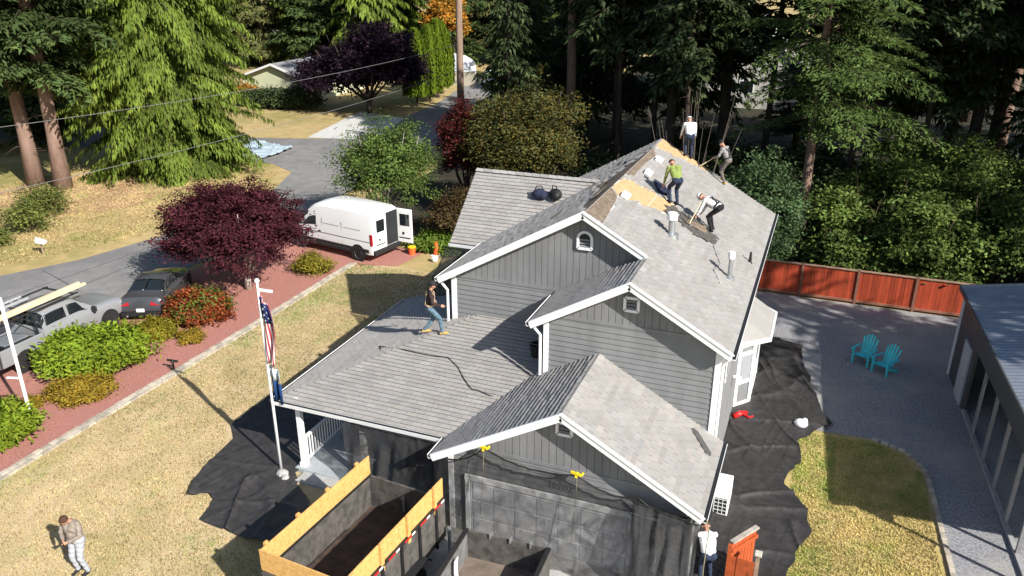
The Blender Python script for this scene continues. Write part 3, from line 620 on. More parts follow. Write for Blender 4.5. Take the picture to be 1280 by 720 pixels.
# ---------------------------------------------------------------- back fence
M_fence = mat('stained_cedar', (.36, .06, .022), .75, .2, 6., .15, 60, attr=True, stretch=(1, 1, .15))
fn = thing('fence', 'reddish stained board fence behind the gravel yard', 'fence', (2, 35.6, 0))
nb = 58
x = -2.4
pm = []
for k in range(5):
    b = MB().box(-.068, .068, -.01, .01, .06, 1.5); me = bpy.data.meshes.new('board'); me.from_pydata(b.v, [], b.f); me.materials.append(M_fence)
    g = random.uniform(.8, 1.2); setcol(me, [(g, g*random.uniform(.9, 1.1), g)]*6); pm.append(me)
while x < 6.6:
    o = link('board', random.choice(pm), fn); o.location = (x-2, random.uniform(-.004, .004), random.uniform(-.01, .01)); o.rotation_euler = (0, random.uniform(-.006, .006), 0); x += .141
for x in (-2.4, -.15, 2.15, 4.45, 6.5):
    MB().box(x-.05, x+.05, 35.53, 35.57, 0, 1.62).build('fence_post', mat('post_wood', (.2, .1, .07), .9), fn)
f = MB().box(-2.45, 6.6, 35.54, 35.68, 1.53, 1.57); f.build('cap_rail', mat('weathered_rail', (.28, .18, .13), .9, .2), fn)
MB().box(-2.45, 6.6, 35.545, 35.588, .1, .2).build('bottom_rail', mat('kick_board', (.25, .12, .08), .9, .2), fn)
# short gate by the garage corner
gt = thing('gate', 'open orange stained wooden gate with grey cap by the garage corner', 'gate', (-.5, 16.3, 0))
A, B = Vector((-.74, 15.9, 0)), Vector((-.24, 16.69, 0)); d = (B-A).normalized()
M_gate = mat('orange_cedar', (.36, .075, .022), .75, .15, 6., .15, 60)
k = 0
while k*.13 < (B-A).length-.06:
    p = A+d*(k*.13+.065); MB().bar(p+Vector((0, 0, .05)), p+Vector((0, 0, 1.36)), .12, .022, Vector((d.y, -d.x, 0))).build('board', M_gate, gt); k += 1
MB().bar(A+Vector((0, 0, 1.385)), B+Vector((0, 0, 1.385)), .12, .045).build('cap_rail', mat('grey_wood', (.36, .33, .29), .9, .2), gt)
for z in (.3, 1.15): MB().bar(A+Vector((.03, -.03, z)), B+Vector((.03, -.03, z)), .04, .09).build('rail', M_gate, gt)
MB().bar((-.76, 15.84, 0), (-.76, 15.84, 1.35), .09, .09).build('gate_post', M_gate, gt)
gp = thing('gate_post', 'weathered wooden gate post with pale cap at right of orange gate', 'post', (-.12, 15.85, 0))
MB().box(-.165, -.075, 15.8, 15.9, 0, 1.25).build('post', mat('old_post', (.32, .22, .16), .9, .2), gp); MB().box(-.2, -.04, 15.76, 15.94, 1.25, 1.31).build('cap', mat('pale_wood', (.5, .47, .4), .9, .15), gp, bevel=.01)
k = 0
pA, pB = Vector((-.72, 15.86, 0)), Vector((-.17, 15.82, 0))
while k < 4:
    p = pA.lerp(pB, (k+.5)/4); MB().bar(p+Vector((0, -.03, .05)), p+Vector((0, -.03, 1.05)), .125, .02, (0, 1, 0)).build('board', M_gate, gt); k += 1
# heat pump
hp = thing('heat_pump', 'white outdoor heat pump unit beside the right house wall', 'heat pump', (-1.3, 19, 0))
MB().box(-1.48, -1.08, 18.5, 19.5, .08, .78).build('casing', MT['white'], hp, bevel=.02)
f = MB().box(-1.45, -1.11, 18.485, 18.497, .16, .66); gg = f.build('grille', MT['dark'], hp)
for k in range(4): MB().box(-1.45+k*.11, -1.435+k*.11, 18.47, 18.484, .16, .66).build('bar', MT['white'], gg)
for k in range(5): MB().box(-1.45, -1.11, 18.474, 18.482, .17+k*.115, .185+k*.115).build('bar', MT['white'], gg)
MB().box(-1.42, -1.14, 18.55, 18.62, 0, .08).box(-1.42, -1.14, 19.35, 19.42, 0, .08).build('feet', MT['black'], hp)
# small things on the right tarp
rb = thing('red_tool', 'red power tool lying on the tarp by the bay window', 'tool', (-1.35, 23.9, .15), .8)
MB().tube([(-.3, 0, .05), (0, .02, .08), (.25, 0, .06)], [.09, .1, .06], 10).build('motor', MT['redtape'], rb, world=False, smooth=True)
MB().bar((0, .05, .08), (.12, -.28, .05), .07, .07).bar((.12, -.28, .05), (.3, -.25, .05), .06, .05).build('handle', MT['redtape'], rb, world=False, bevel=.02)
wb = thing('bag', 'white plastic bag at the edge of the tarp by the side lawn', 'bag', (.52, 24.1, .05))
f = MB(); f.ellip((0, 0, .12), (.22, .2, .14)); f.ellip((.1, .05, .2), (.1, .1, .1)); f.build('sack', MT['white'], wb, world=False, smooth=True)
# chairs
M_teal = mat('teal_plastic', (.06, .6, .68), .5, .08, 3.)
def chair(lb, loc, rz_):
    c = thing('garden_chair', lb, 'chair', loc, rz_, 'teal chairs on the gravel')      # faces -y
    for i in range(5):
        a = (i-2)*.2; x0 = (i-2)*.085; x1 = (i-2)*.125; top = 1.0-.035*(i-2)**2
        MB().bar((x0, .18, .3), (x1, .46, top), .075+.02*(i == 2), .018, (0, -1, .35)).build('back_slat', M_teal, c, world=False, bevel=.01)
    for i in range(5):
        MB().bar((-.25, -.28+i*.1, .37-i*.022), (.25, -.28+i*.1, .37-i*.022), .085, .02).build('seat_slat', M_teal, c, world=False)
    MB().bar((-.22, .3, .62), (.22, .3, .62), .03, .06).build('back_brace', M_teal, c, world=False)
    for s_ in (-1, 1):
        MB().prism([(s_*.33-.055, -.36, .56), (s_*.33+.055, -.36, .56), (s_*.35+.05, -.1, .57), (s_*.31+.04, .34, .53), (s_*.31-.04, .34, .53), (s_*.33-.05, -.1, .57)], (0, 0, .025)).build('arm', M_teal, c, world=False)
        MB().bar((s_*.29, -.3, 0), (s_*.29, -.3, .56), .05, .08, (0, 1, 0)).build('leg', M_teal, c, world=False)
        MB().bar((s_*.27, -.34, .34), (s_*.27, .48, .0), .035, .1).build('leg', M_teal, c, world=False)
    return c
chair('teal slatted garden chair on the gravel, the one nearer the fence', (2.45, 29.75, .01), R(-25)); chair('teal slatted garden chair on the gravel, the one nearer the metal shed', (3.15, 29.2, .01), R(-35))
# ---------------------------------------------------------------- metal shed (right)
M_swall = mat('dark_metal_wall', (.06, .062, .07), .5, .1, 2., spec=.4)
M_sroof = mat('galvanised_roof', (.30, .34, .40), .38, .12, 1.5, metal=.5, spec=.5)
th = math.atan(.055); sh = thing('metal_shed', 'dark grey metal shed with ribbed silver roof and open bays', 'shed', (5.35, 29.85, 0), th)
LS = 11.4; WS = 7.5; ze = 3.3
# local: x right, y back; wall runs from y=0 to y=-LS at x=0
MB().box(0, .06, -2.6, 0, 0, ze).box(.001, .059, -LS, -2.601, 2.25, ze).build('side_wall', M_swall, sh, world=False)
MB().box(.06, WS, -.06, 0, 0, ze).build('back_wall', M_swall, sh, world=False)
MB().box(WS, WS+.06, -LS, 0, 0, ze).build('side_wall', M_swall, sh, world=False)
MB().box(.06, WS, -LS, -LS+.08, 2.9, ze+.4).build('front_beam', M_swall, sh, world=False)
f = MB(); n_ = int((LS+.6)/.1)
rise = .16
for side in (0, 1):
    P = []
    for i in range(n_+1):
        y_ = .3-i*.1; hz = .022 if i % 2 else 0
        P.append([(-.18, y_, ze+.0+hz), (WS/2, y_, ze+rise*(WS/2+.18)+hz)] if side == 0 else [(WS/2, y_, ze+rise*(WS/2+.18)+hz), (WS+.2, y_, ze+hz)])
    MB().grid(P).build('roof_sheet', M_sroof, sh, world=False, solid=.03)
MB().bar((-.2, .3, ze+.0), (-.2, .3-LS-.6, ze+.0), .05, .14).build('eave_trim', M_swall, sh, world=False)
MB().bar((-.2, .32, ze+.02), (WS/2, .32, ze+.02+rise*(WS/2+.2)), .05, .12).build('rake_trim', MT['steel'], sh, world=False)
MB().bar((-.035, .03, 0), (-.035, .03, ze-.02), .07, .07).build('corner_trim', MT['white'], sh, world=False)
dr = MB().box(-.06, -.001, -2.3, -1.35, .02, 2.08).build('door', mat('pale_door', (.42, .44, .47), .5, .05), sh, world=False)
MB().box(-.1, -.06, -2.22, -2.16, .95, 1.0).build('door_handle', MT['steel'], dr, world=False)
for y_ in (-2.65, -4.2, -5.75, -7.25, -8.8, -10.1, -11.3):
    MB().box(.0, .09, y_-.045, y_+.045, 0, 2.25).build('post', M_swall if y_ > -4 else mat('post_grey', (.22, .22, .23), .6), sh, world=False)
MB().box(-.02, .1, -LS, -2.7, 0, .1).build('sill', mat('sill', (.3, .3, .31), .7), sh, world=False)
MB().tube([(-.12, -4.9, 0), (-.12, -4.9, 2.2)], .02, 6).build('conduit', MT['steel'], sh, world=False)
# ---------------------------------------------------------------- vehicles
class Loft:
    """stations: (x, [(halfwidth, z) bottom -> top centre]); x forward, y left"""
    def __init__(s, st): s.st = st; s.nv = len(st[0][1])
    def S(s, u, v, side=1):
        i = min(int(u), len(s.st)-2); j = min(int(v), s.nv-2); a = u-i; b = v-j
        (x0, p0), (x1, p1) = s.st[i], s.st[i+1]
        w = (p0[j][0]*(1-b)+p0[j+1][0]*b)*(1-a)+(p1[j][0]*(1-b)+p1[j+1][0]*b)*a
        z = (p0[j][1]*(1-b)+p0[j+1][1]*b)*(1-a)+(p1[j][1]*(1-b)+p1[j+1][1]*b)*a
        return Vector((x0+(x1-x0)*a, w*side, z))
    def body(s, name, m, par, bevel=0):
        f = MB(); n = s.nv; ring = []
        for x, p in s.st: ring.append([(x, w, z) for w, z in p]+[(x, -w, z) for w, z in p[-2::-1]])
        f.grid(ring[::-1]); k = len(ring[0])
        f.add(ring[0], [tuple(range(k))[::-1]]); f.add(ring[-1], [tuple(range(k))])
        bot = [[r_[0] for r_ in ring], [r_[-1] for r_ in ring]]; f.grid(bot[::-1])
        return f.build(name, m, par, world=False, auto=38)
    def patch(s, name, m, par, quad, side=1, off=.008, n=6):
        """quad: four (u,v) corners"""
        f = MB(); P = []; (a, b, c, d) = [Vector(q) for q in quad]
        for i in range(n+1):
            row = []
            for j in range(n+1):
                q = a.lerp(b, i/n).lerp(d.lerp(c, i/n), j/n); e = .02
                p = s.S(q.x, q.y, side); du = s.S(q.x+e, q.y, side)-s.S(q.x-e if q.x > e else 0, q.y, side); dv = s.S(q.x, q.y+e, side)-s.S(q.x, q.y-e, side)
                nn = du.cross(dv); nn = nn.normalized() if nn.length > 1e-9 else Vector((0, side, 0))
                if nn.dot(Vector((0.0, p.y*2+.0001*side, p.z-1.0+(1.2 if abs(p.y) < .3 else 0)))) < 0: nn = -nn
                row.append(p+nn*off)
            P.append(row)
        f.grid(P); return f.build(name, m, par, world=False, smooth=True, solid=.004)
M_vw = mat('van_white', (.8, .81, .82), .35, .02, 2., coat=.4)
M_trimb = mat('black_plastic', (.02, .02, .021), .6, .1)
M_silver = mat('silver_paint', (.34, .35, .37), .35, .03, 2., metal=.35, coat=.5)
M_grey = mat('graphite_paint', (.075, .078, .088), .3, .03, 2., metal=.35, coat=.6)
M_rim = mat('alloy', (.5, .51, .53), .35, .05, metal=.6)
M_tail = mat('tail_lamp', (.35, .012, .02), .2, .1)
M_wood = mat('pale_lumber', (.62, .5, .33), .8, .15, 8., stretch=(1, .15, 1))
M_alu = mat('aluminium', (.6, .62, .64), .35, .05, metal=.5)
def wheel(par, x, y, r=.35, w=.22, s_=1):
    t = MB().lathe([(r*.62, -w/2), (r*.93, -w/2), (r, -w*.36), (r, w*.36), (r*.93, w/2), (r*.62, w/2)], (x, y, r), (0, 1, 0), 24).build('wheel', MT['rubber'], par, world=False, auto=40)
    f = MB().lathe([(r*.1, w*.36), (r*.2, w*.46), (r*.26, w*.36), (r*.55, w*.38), (r*.63, w*.52), (r*.64, w*.1)], (x, y, r), (0, s_, 0), 20)
    for k in range(5):
        a = 2*math.pi*k/5; f.bar((x+r*.15*math.cos(a), y+s_*w*.43, r+r*.15*math.sin(a)), (x+r*.58*math.cos(a), y+s_*w*.43, r+r*.58*math.sin(a)), .06, .02, (0, 1, 0))
    f.build('rim', M_rim, t, world=False, auto=40)
    return t
def arch(par, x, y, r, s_, m=M_trimb):
    f = MB().lathe([(r, -.005), (r, .012), (r*.9, .014)], (x, y, r*.86), (0, s_, 0), 24); f.build('wheel_arch', m, par, world=False)
# --- white cargo van
van = thing('cargo_van', 'white high roof cargo van with a rear door swung open', 'van', (-22.85, 33.75, .01), R(169.6)); van.scale = (1.08,)*3
hw = 1.0
def sec(top, w=1., zb=.42, shoulder=None):
    sh_ = shoulder if shoulder else min(top-.1, 1.3)
    return [(hw*w*.97, zb), (hw*w, zb+.16), (hw*w, (zb+sh_)/2), (hw*w*.985, sh_), (hw*w*.93, sh_+(top-sh_)*.62), (hw*w*.88, sh_+(top-sh_)*.88), (hw*w*.74, sh_+(top-sh_)*.985), (0, top+.02)]
vs_ = [(2.78, sec(.8, .82, .45, .7)), (2.72, sec(.98, .9, .4, .85)), (2.5, sec(1.18, .96, .4, 1.0)), (2.0, sec(1.38, 1., .4, 1.15)), (1.9, sec(1.45, 1., .4, 1.2)),
       (1.15, sec(2.12, 1., .4, 1.25)), (.85, sec(2.3, 1., .4, 1.3)), (.3, sec(2.42, 1., .4, 1.3)), (-1., sec(2.45, 1., .4, 1.3)), (-2.6, sec(2.42, 1., .4, 1.3)), (-2.78, sec(2.36, .985, .42, 1.3))]
vl = Loft(vs_); vl.body('body', M_vw, van)
M_seam = mat('panel_gap', (.12, .12, .125), .7)
for s_ in (1, -1):
    for x_ in (1.35, .28, -.95): MB().bar((x_, s_*1.0, .6), (x_, s_*.965, 1.72), .012, .012).build('panel_seam', M_seam, van, world=False)
    MB().bar((-2.7, s_*1.0, 1.02), (1.3, s_*1.0, 1.02), .014, .02).build('body_crease', M_seam, van, world=False)
    MB().bar((.36, s_*1.005, 1.08), (.52, s_*1.005, 1.08), .03, .035).build('door_handle', M_trimb, van, world=False)
    for x_ in (-.3, -1.6): MB().bar((x_-.5, s_*.975, 1.5), (x_+.5, s_*.975, 1.5), .01, .012).build('panel_seam', M_seam, van, world=False)
vl.patch('windscreen', MT['glass'], van, [(4.15, 3.6), (4.15, 7), (4.95, 7), (4.95, 4.2)], 1); vl.patch('windscreen', MT['glass'], van, [(4.15, 3.6), (4.15, 7), (4.95, 7), (4.95, 4.2)], -1)
for s_ in (1, -1):
    vl.patch('side_window', MT['glass'], van, [(4.3, 3.1), (4.98, 3.75), (6.35, 3.75), (6.35, 3.05)], s_)
    MB().box(-2.6, 2.0, s_*1.0-.02, s_*1.0+.02, .5, .66).build('side_moulding', M_trimb, van, world=False, bevel=.01)
    MB().box(-1.5, 1.25, s_*.985-.02, s_*.985+.02, .36, .47).build('sill', M_trimb, van, world=False)
    mr_ = MB().box(1.62, 1.72, s_*1.05, s_*1.25, 1.25, 1.55).build('mirror', M_trimb, van, world=False, bevel=.03)
    for x in (1.82, -1.93):
        arch(van, x, s_*.995, .44, s_); wheel(van, x, s_*.9, .35, .22, s_)
    MB().box(2.5, 2.74, s_*.62-.2, s_*.62+.2, .82, .98).build('headlight', MT['steel'], van, world=False, bevel=.03)
    MB().box(-2.8, -2.68, s_*.96-.05, s_*.96+.04, .85, 1.4).build('tail_light', M_tail, van, world=False, bevel=.01)
MB().box(-2.92, -2.74, -.92, .92, .38, .6).build('rear_bumper', M_trimb, van, world=False, bevel=.02)
MB().box(2.6, 2.86, -.85, .85, .38, .62).build('front_bumper', M_trimb, van, world=False, bevel=.04)
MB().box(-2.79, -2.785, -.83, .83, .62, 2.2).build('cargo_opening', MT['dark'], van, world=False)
def vdoor(hinge, ang, s_, lb):
    d = MB()
    c, sn = math.cos(ang), math.sin(ang)
    T = lambda a, b, z: (hinge[0]+a*c-b*sn, hinge[1]+a*sn+b*c, z)
    def bx(nm, a0, a1, b0, b1, z0, z1, m, par, bv=0):
        return MB().prism([T(a0, b0, z0), T(a1, b0, z0), T(a1, b1, z0), T(a0, b1, z0)], (0, 0, z1-z0)).build(nm, m, par, world=False, bevel=bv)
    o = bx('rear_door', 0, .84, -.03, .03, .6, 2.25, M_vw, van, .03); o['label'] = lb
    bx('door_window', .16, .7, -.036, .036, 1.42, 2.0, MT['glass'], o, .01)
    bx('door_trim', .1, .72, -.034, .034, .8, .86, M_trimb, o); bx('door_latch', .3, .4, -.045, .045, 1.0, 1.12, M_trimb, o)
vdoor((-2.8, .84), R(-92), 1, 'closed rear door'); vdoor((-2.8, -.84), R(186), -1, 'rear door swung wide open')
# --- silver pickup
pk = thing('pickup_truck', 'silver crew cab pickup with lumber on its rack behind the green shrub', 'pickup', (-27.1, 19.7, .012), R(91))
hw = .98
def sp(top, w=1., zb=.5, sh_=.95, tw=.8):
    return [(hw*w*.96, zb), (hw*w, zb+.12), (hw*w, sh_-.05), (hw*w*.97, sh_+.05), (hw*w*(tw+.14), sh_+.05+(top-sh_)*.12), (hw*w*(tw+.02), sh_+(top-sh_)*.9), (hw*w*(tw-.12), top), (0, top+.02)]
ps = [(2.85, sp(.95, .86, .5, .8, .75)), (2.8, sp(1.04, .93, .45, .9, .78)), (2.3, sp(1.14, .99, .45, 1.0, .8)), (1.5, sp(1.19, 1., .45, 1.05, .82)), (1.4, sp(1.24, 1., .45, 1.06, .82)), (.72, sp(1.78, 1., .45, 1.1, .8)),
      (.5, sp(1.84, 1., .45, 1.1, .8)), (-.4, sp(1.86, 1., .45, 1.1, .8)), (-.8, sp(1.82, 1., .45, 1.1, .8)), (-.98, sp(1.5, 1., .45, 1.1, .84)), (-1.02, sp(1.16, 1., .45, 1.08, .9))]
pl = Loft(ps); pl.body('cab', M_silver, pk)
for s_ in (1, -1):
    pl.patch('windscreen', MT['glass'], pk, [(4.1, 4.2), (4.1, 7), (4.95, 7), (4.95, 4.8)], s_)
    pl.patch('rear_window', MT['glass'], pk, [(8.1, 4.6), (8.1, 7), (9.6, 7), (9.6, 4.6)], s_)
    pl.patch('side_window', MT['glass'], pk, [(4.45, 4.15), (5.1, 4.9), (6.3, 4.9), (6.3, 4.15)], s_)
    pl.patch('side_window', MT['glass'], pk, [(6.45, 4.15), (6.45, 4.9), (7.9, 4.9), (8.05, 4.15)], s_)
    MB().box(-2.95, -1.04, s_*.94-.045, s_*.94+.045, .5, 1.16).build('bed_side', M_silver, pk, world=False, bevel=.025)
    MB().box(1.15, 1.27, s_*1.0, s_*1.2, 1.1, 1.32).build('mirror', M_trimb, pk, world=False, bevel=.03)
    for x in (1.95, -1.95): arch(pk, x, s_*.985, .46, s_); wheel(pk, x, s_*.87, .39, .25, s_)
    MB().box(2.68, 2.86, s_*.68-.18, s_*.68+.18, .72, .92).build('headlight', MT['steel'], pk, world=False, bevel=.03)
    for y_ in (.06, -.75): MB().box(.1+y_, .25+y_, s_*.985-.01, s_*.985+.02, .98, 1.02).build('door_handle', M_trimb, pk, world=False)
    for x in (-1.2, -2.8): MB().bar((x, s_*.92, 1.16), (x, s_*.8, 2.0), .05, .05).build('rack_post', MT['black'], pk, world=False)
    MB().bar((-1.2, s_*.92, 1.2), (-2.0, s_*.82, 1.98), .04, .04).build('rack_brace', MT['black'], pk, world=False)
    MB().bar((-3., s_*.8, 2.0), (.9, s_*.78, 2.0), .05, .05).build('rack_rail', MT['black'], pk, world=False)
for x in (-2.8, -1.2, .7): MB().bar((x, -.8, 2.03), (x, .8, 2.03), .05, .05).build('rack_crossbar', MT['black'], pk, world=False)
MB().box(-2.95, -1.04, -.9, .9, .6, .66).build('bed_floor', MT['black'], pk, world=False); MB().box(-3.0, -2.94, -.9, .9, .55, 1.15).build('tailgate', M_silver, pk, world=False, bevel=.02)
MB().box(2.78, 2.92, -.9, .9, .42, .66).build('front_bumper', M_trimb, pk, world=False, bevel=.04); MB().box(-3.1, -2.96, -.9, .9, .45, .6).build('rear_bumper', MT['steel'], pk, world=False, bevel=.03)
for k, (y_, z_, L0, L1) in enumerate(((-.55, 2.11, -3.6, 1.5), (-.42, 2.11, -3.5, 1.25), (-.3, 2.11, -3.6, 1.4), (-.48, 2.2, -3.3, 1.3))):
    o = MB().box(L0, L1, y_-.055, y_+.055, z_-.045, z_+.045); q = thing('lumber', ['outermost pale plank on the pickup rack', 'second pale plank on the pickup rack', 'third pale plank on the pickup rack', 'top pale plank stacked on the pickup rack'][k], 'plank', (-27.1, 19.7, .012), R(91+k*.3), 'planks on the pickup rack'); o.build('plank', M_wood, q, world=False)
ld = thing('ladder', 'aluminium extension ladder on the far side of the pickup rack', 'ladder', (-27.1, 19.7, .012), R(91))
for y_ in (.25, .62): MB().bar((-3.6, y_, 2.12), (-.4, y_, 2.12), .03, .08).build('rail', M_alu, ld, world=False)
for k in range(10): MB().bar((-3.5+k*.32, .25, 2.12), (-3.5+k*.32, .62, 2.12), .035, .035).build('rung', M_alu, ld, world=False)
bx_ = thing('tool_box', 'dark clutter box in the pickup bed', 'box', (-27.1, 19.7, .012), R(91))
MB().box(-2.3, -1.2, -.5, .5, .66, 1.0).build('box', MT['black'], bx_, world=False, bevel=.02); MB().box(-2.25, -1.25, -.45, .45, 1.0, 1.05).build('lid', MT['steel'], bx_, world=False, bevel=.02)
# --- dark grey coupe
cr_ = thing('car', 'dark grey coupe parked between the pickup and the purple maple', 'car', (-26.55, 24.75, .012), R(116))
hw = .9
def scs(top, w=1., zb=.28, sh_=.82, tw=.74):
    return [(hw*w*.95, zb), (hw*w, zb+.16), (hw*w*1.0, sh_-.1), (hw*w*.95, sh_), (hw*w*(tw+.14), sh_+(top-sh_)*.12), (hw*w*(tw), sh_+(top-sh_)*.82), (hw*w*(tw-.14), sh_+(top-sh_)*.97), (0, top+.015)]
cs = [(2.3, scs(.62, .72, .3, .52, .72)), (2.18, scs(.72, .86, .25, .62, .75)), (1.7, scs(.86, .96, .22, .74, .8)), (1.0, scs(.95, 1., .22, .82, .84)), (.85, scs(.98, 1., .22, .84, .84)), (.1, scs(1.33, 1., .22, .86, .74)), (-.2, scs(1.38, 1., .22, .87, .72)),
      (-.7, scs(1.36, 1., .22, .88, .72)), (-1.55, scs(1.06, 1., .22, .9, .76)), (-1.75, scs(1.03, .99, .22, .91, .84)), (-2.15, scs(1.02, .94, .25, .9, .86)), (-2.28, scs(.9, .88, .3, .78, .84)), (-2.32, scs(.6, .84, .32, .5, .84))]
cl_ = Loft(cs); cl_.body('body', M_grey, cr_)
for s_ in (1, -1):
    cl_.patch('windscreen', MT['glass'], cr_, [(4.1, 4.3), (4.1, 7), (4.95, 7), (4.95, 4.9)], s_)
    cl_.patch('rear_window', MT['glass'], cr_, [(7.15, 5.1), (7.15, 7), (7.95, 7), (7.95, 4.5)], s_)
    cl_.patch('side_window', MT['glass'], cr_, [(4.5, 4.1), (5.05, 4.85), (6.4, 4.9), (6.4, 4.1)], s_); cl_.patch('side_window', MT['glass'], cr_, [(6.5, 4.1), (6.5, 4.85), (7.2, 4.8), (7.6, 4.15)], s_)
    for x in (1.4, -1.4): arch(cr_, x, s_*.885, .38, s_, MT['black']); wheel(cr_, x, s_*.8, .33, .22, s_)
    MB().prism([(-2.12, s_*.86, .72), (-2.29, s_*.76, .70), (-2.33, s_*.42, .72), (-2.28, s_*.45, .86), (-2.1, s_*.82, .88)], (-.015, s_*.015, .01)).build('tail_light', M_tail, cr_, world=False)
    MB().box(.72, .84, s_*.9, s_*1.07, .88, 1.0).build('mirror', M_grey, cr_, world=False, bevel=.03)
    MB().tube([(-2.2, s_*.55, .27), (-2.38, s_*.55, .27)], .045, 10).build('exhaust_tip', MT['steel'], cr_, world=False)
MB().box(-2.36, -2.31, -.8, .8, .25, .42).build('bumper_insert', MT['black'], cr_, world=False, bevel=.01); MB().box(-2.345, -2.31, -.16, .16, .44, .58).build('licence_plate', MT['white'], cr_, world=False)
# ---------------------------------------------------------------- dump trailers
M_bed = mat('scuffed_steel', (.05, .047, .045), .65, .3, 4., .2, 30, col2=(.12, .11, .1))
M_floor = mat('rusty_floor', (.035, .026, .022), .8, .3, 2.5, col2=(.085, .055, .042))
M_new = mat('new_strand_board', (.5, .27, .075), .8, .2, 12., .1, 60, col2=(.64, .4, .15))
t1 = thing('dump_trailer', 'black dump trailer with tall strand board sides in front of the porch', 'trailer', (-8.78, 12.65, .006), R(-4.6))
L2, W2 = 1.95, 1.1
MB().box(-W2, W2, -L2, L2, .75, .82).build('floor', M_floor, t1, world=False)
for s_ in (-1, 1):
    MB().box(s_*W2-.035, s_*W2+.035, -L2, L2, .6, 1.72).build('side_wall', M_bed, t1, world=False)
    MB().box(s_*W2-.06, s_*W2+.06, -L2, L2, 1.72, 1.78).build('top_rail', MT['black'], t1, world=False)
    for a, b in ((-L2, .02), (.03, L2)): MB().box(s_*(W2-.02)-.012, s_*(W2-.02)+.012, a, b, 1.78, 2.32).build('board_side', M_new, t1, world=False)
    for y_ in (-1.75, -.7, .35, 1.5): MB().box(s_*(W2+.03)-.03, s_*(W2+.03)+.03, y_-.05, y_+.05, 1.6, 2.36).build('stake', M_new, t1, world=False)
    for y_ in (-1.5, -.75, 0, .75, 1.5): MB().box(s_*(W2+.035), s_*(W2+.085), y_-.04, y_+.04, .55, 1.72).build('side_rib', MT['black'], t1, world=False)
    for k in range(6):
        y_ = -1.8+k*.65; MB().box(s_*(W2+.062), s_*(W2+.07), y_, y_+.28, 1.725, 1.775).build('reflector', MT['redtape'], t1, world=False); MB().box(s_*(W2+.062), s_*(W2+.07), y_+.28, y_+.42, 1.725, 1.775).build('reflector', MT['white'], t1, world=False)
    MB().prism([(s_*(W2+.1)-.15, -.95, .72), (s_*(W2+.1)-.15, -.8, .86), (s_*(W2+.1)-.15, .8, .86), (s_*(W2+.1)-.15, .95, .72), (s_*(W2+.1)-.15, .9, .7), (s_*(W2+.1)-.15, .78, .83), (s_*(W2+.1)-.15, -.78, .83), (s_*(W2+.1)-.15, -.9, .7)], (.3, 0, 0)).build('fender', MT['black'], t1, world=False)
    for y_ in (-.42, .42):
        w_ = MB().lathe([(.22, -.1), (.34, -.1), (.37, -.07), (.37, .07), (.34, .1), (.22, .1)], (s_*(W2+.1), y_, .37), (1, 0, 0), 22).build('wheel', MT['rubber'], t1, world=False, auto=40); MB().lathe([(.05, .06), (.2, .05), (.23, .09), (.23, -.02)], (s_*(W2+.1), y_, .37), (s_, 0, 0), 16).build('rim', M_rim, w_, world=False, auto=40)
MB().box(-W2+.03, W2-.03, L2-.06, L2, .6, 1.75).build('bulkhead', M_bed, t1, world=False)
MB().box(-.06, .0, L2-.1, L2-.06, 1.0, 1.45).box(-.09, .03, L2-.12, L2-.1, 1.38, 1.44).build('latch', MT['steel'], t1, world=False)
MB().box(-W2-.02, W2+.02, -L2-.03, -L2, 1.78, 2.32).build('board_end', M_new, t1, world=False); MB().box(-W2, W2, -L2-.05, -L2+.01, .6, 1.74).build('tailgate', M_bed, t1, world=False)
MB().bar((-.9, -L2, .52), (-.9, L2+.2, .52), .1, .15).bar((.9, -L2, .52), (.9, L2+.2, .52), .1, .15).build('frame', MT['black'], t1, world=False)
MB().tube([(W2+.2, L2-.1, .1), (W2+.2, L2-.1, 1.0)], .045, 8).box(W2+.08, W2+.32, L2-.22, L2+.02, .0, .1).build('jack', MT['steel'], t1, world=False)
t2 = thing('dump_trailer', 'low black utility trailer in front of the garage door', 'trailer', (-5.63, 12.2, .006), R(2))
L3, W3 = 1.95, 1.03
MB().box(-W3, W3, -L3, L3, .5, .56).build('floor', mat('dusty_floor', (.12, .095, .075), .85, .3, 3., col2=(.2, .16, .13)), t2, world=False)
for s_ in (-1, 1):
    MB().box(s_*W3-.03, s_*W3+.03, -L3, L3, .45, 1.3).build('side_wall', mat('sunlit_steel', (.1, .1, .1), .6, .2, 4., col2=(.19, .19, .19)) if s_ < 0 else M_bed, t2, world=False)  # left wall gets a lighter steel, sunlight put into its colour
    MB().box(s_*W3-.05, s_*W3+.05, -L3, L3, 1.3, 1.36).build('top_rail', MT['black'], t2, world=False)
    for y_ in (-.4, .45): 
        w_ = MB().lathe([(.2, -.1), (.3, -.1), (.33, -.07), (.33, .07), (.3, .1), (.2, .1)], (s_*(W3+.16), y_, .33), (1, 0, 0), 20).build('wheel', MT['rubber'], t2, world=False, auto=40)
MB().box(-W3+.03, W3-.03, L3-.05, L3, .45, 1.33).build('bulkhead', M_bed, t2, world=False)
for x in (-.4, .1, .6): MB().box(x-.02, x+.02, L3-.09, L3+.04, 1.28, 1.4).build('hook', MT['steel'], t2, world=False)
MB().bar((-.8, -L3, .38), (-.8, L3, .38), .08, .12).bar((.8, -L3, .38), (.8, L3, .38), .08, .12).build('frame', MT['black'], t2, world=False)
sk = thing('sack', 'white sack lying in the low trailer', 'sack', (-5.1, 13.3, .57)); f = MB(); f.ellip((0, 0, .2), (.26, .22, .22)); f.ellip((.1, .1, .34), (.15, .13, .12)); f.build('cloth', MT['white'], sk, world=False, smooth=True)
rg = thing('rag', 'white rag hanging on the left side of the low trailer', 'rag', (-6.6, 13.1, 1.0)); MB().prism([(.04, -.05, .25), (.05, .12, .28), (.05, .06, .05), (.05, .1, -.35), (.04, -.02, -.4), (.04, -.08, -.05)], (.015, 0, 0)).build('cloth', MT['white'], rg, world=False)
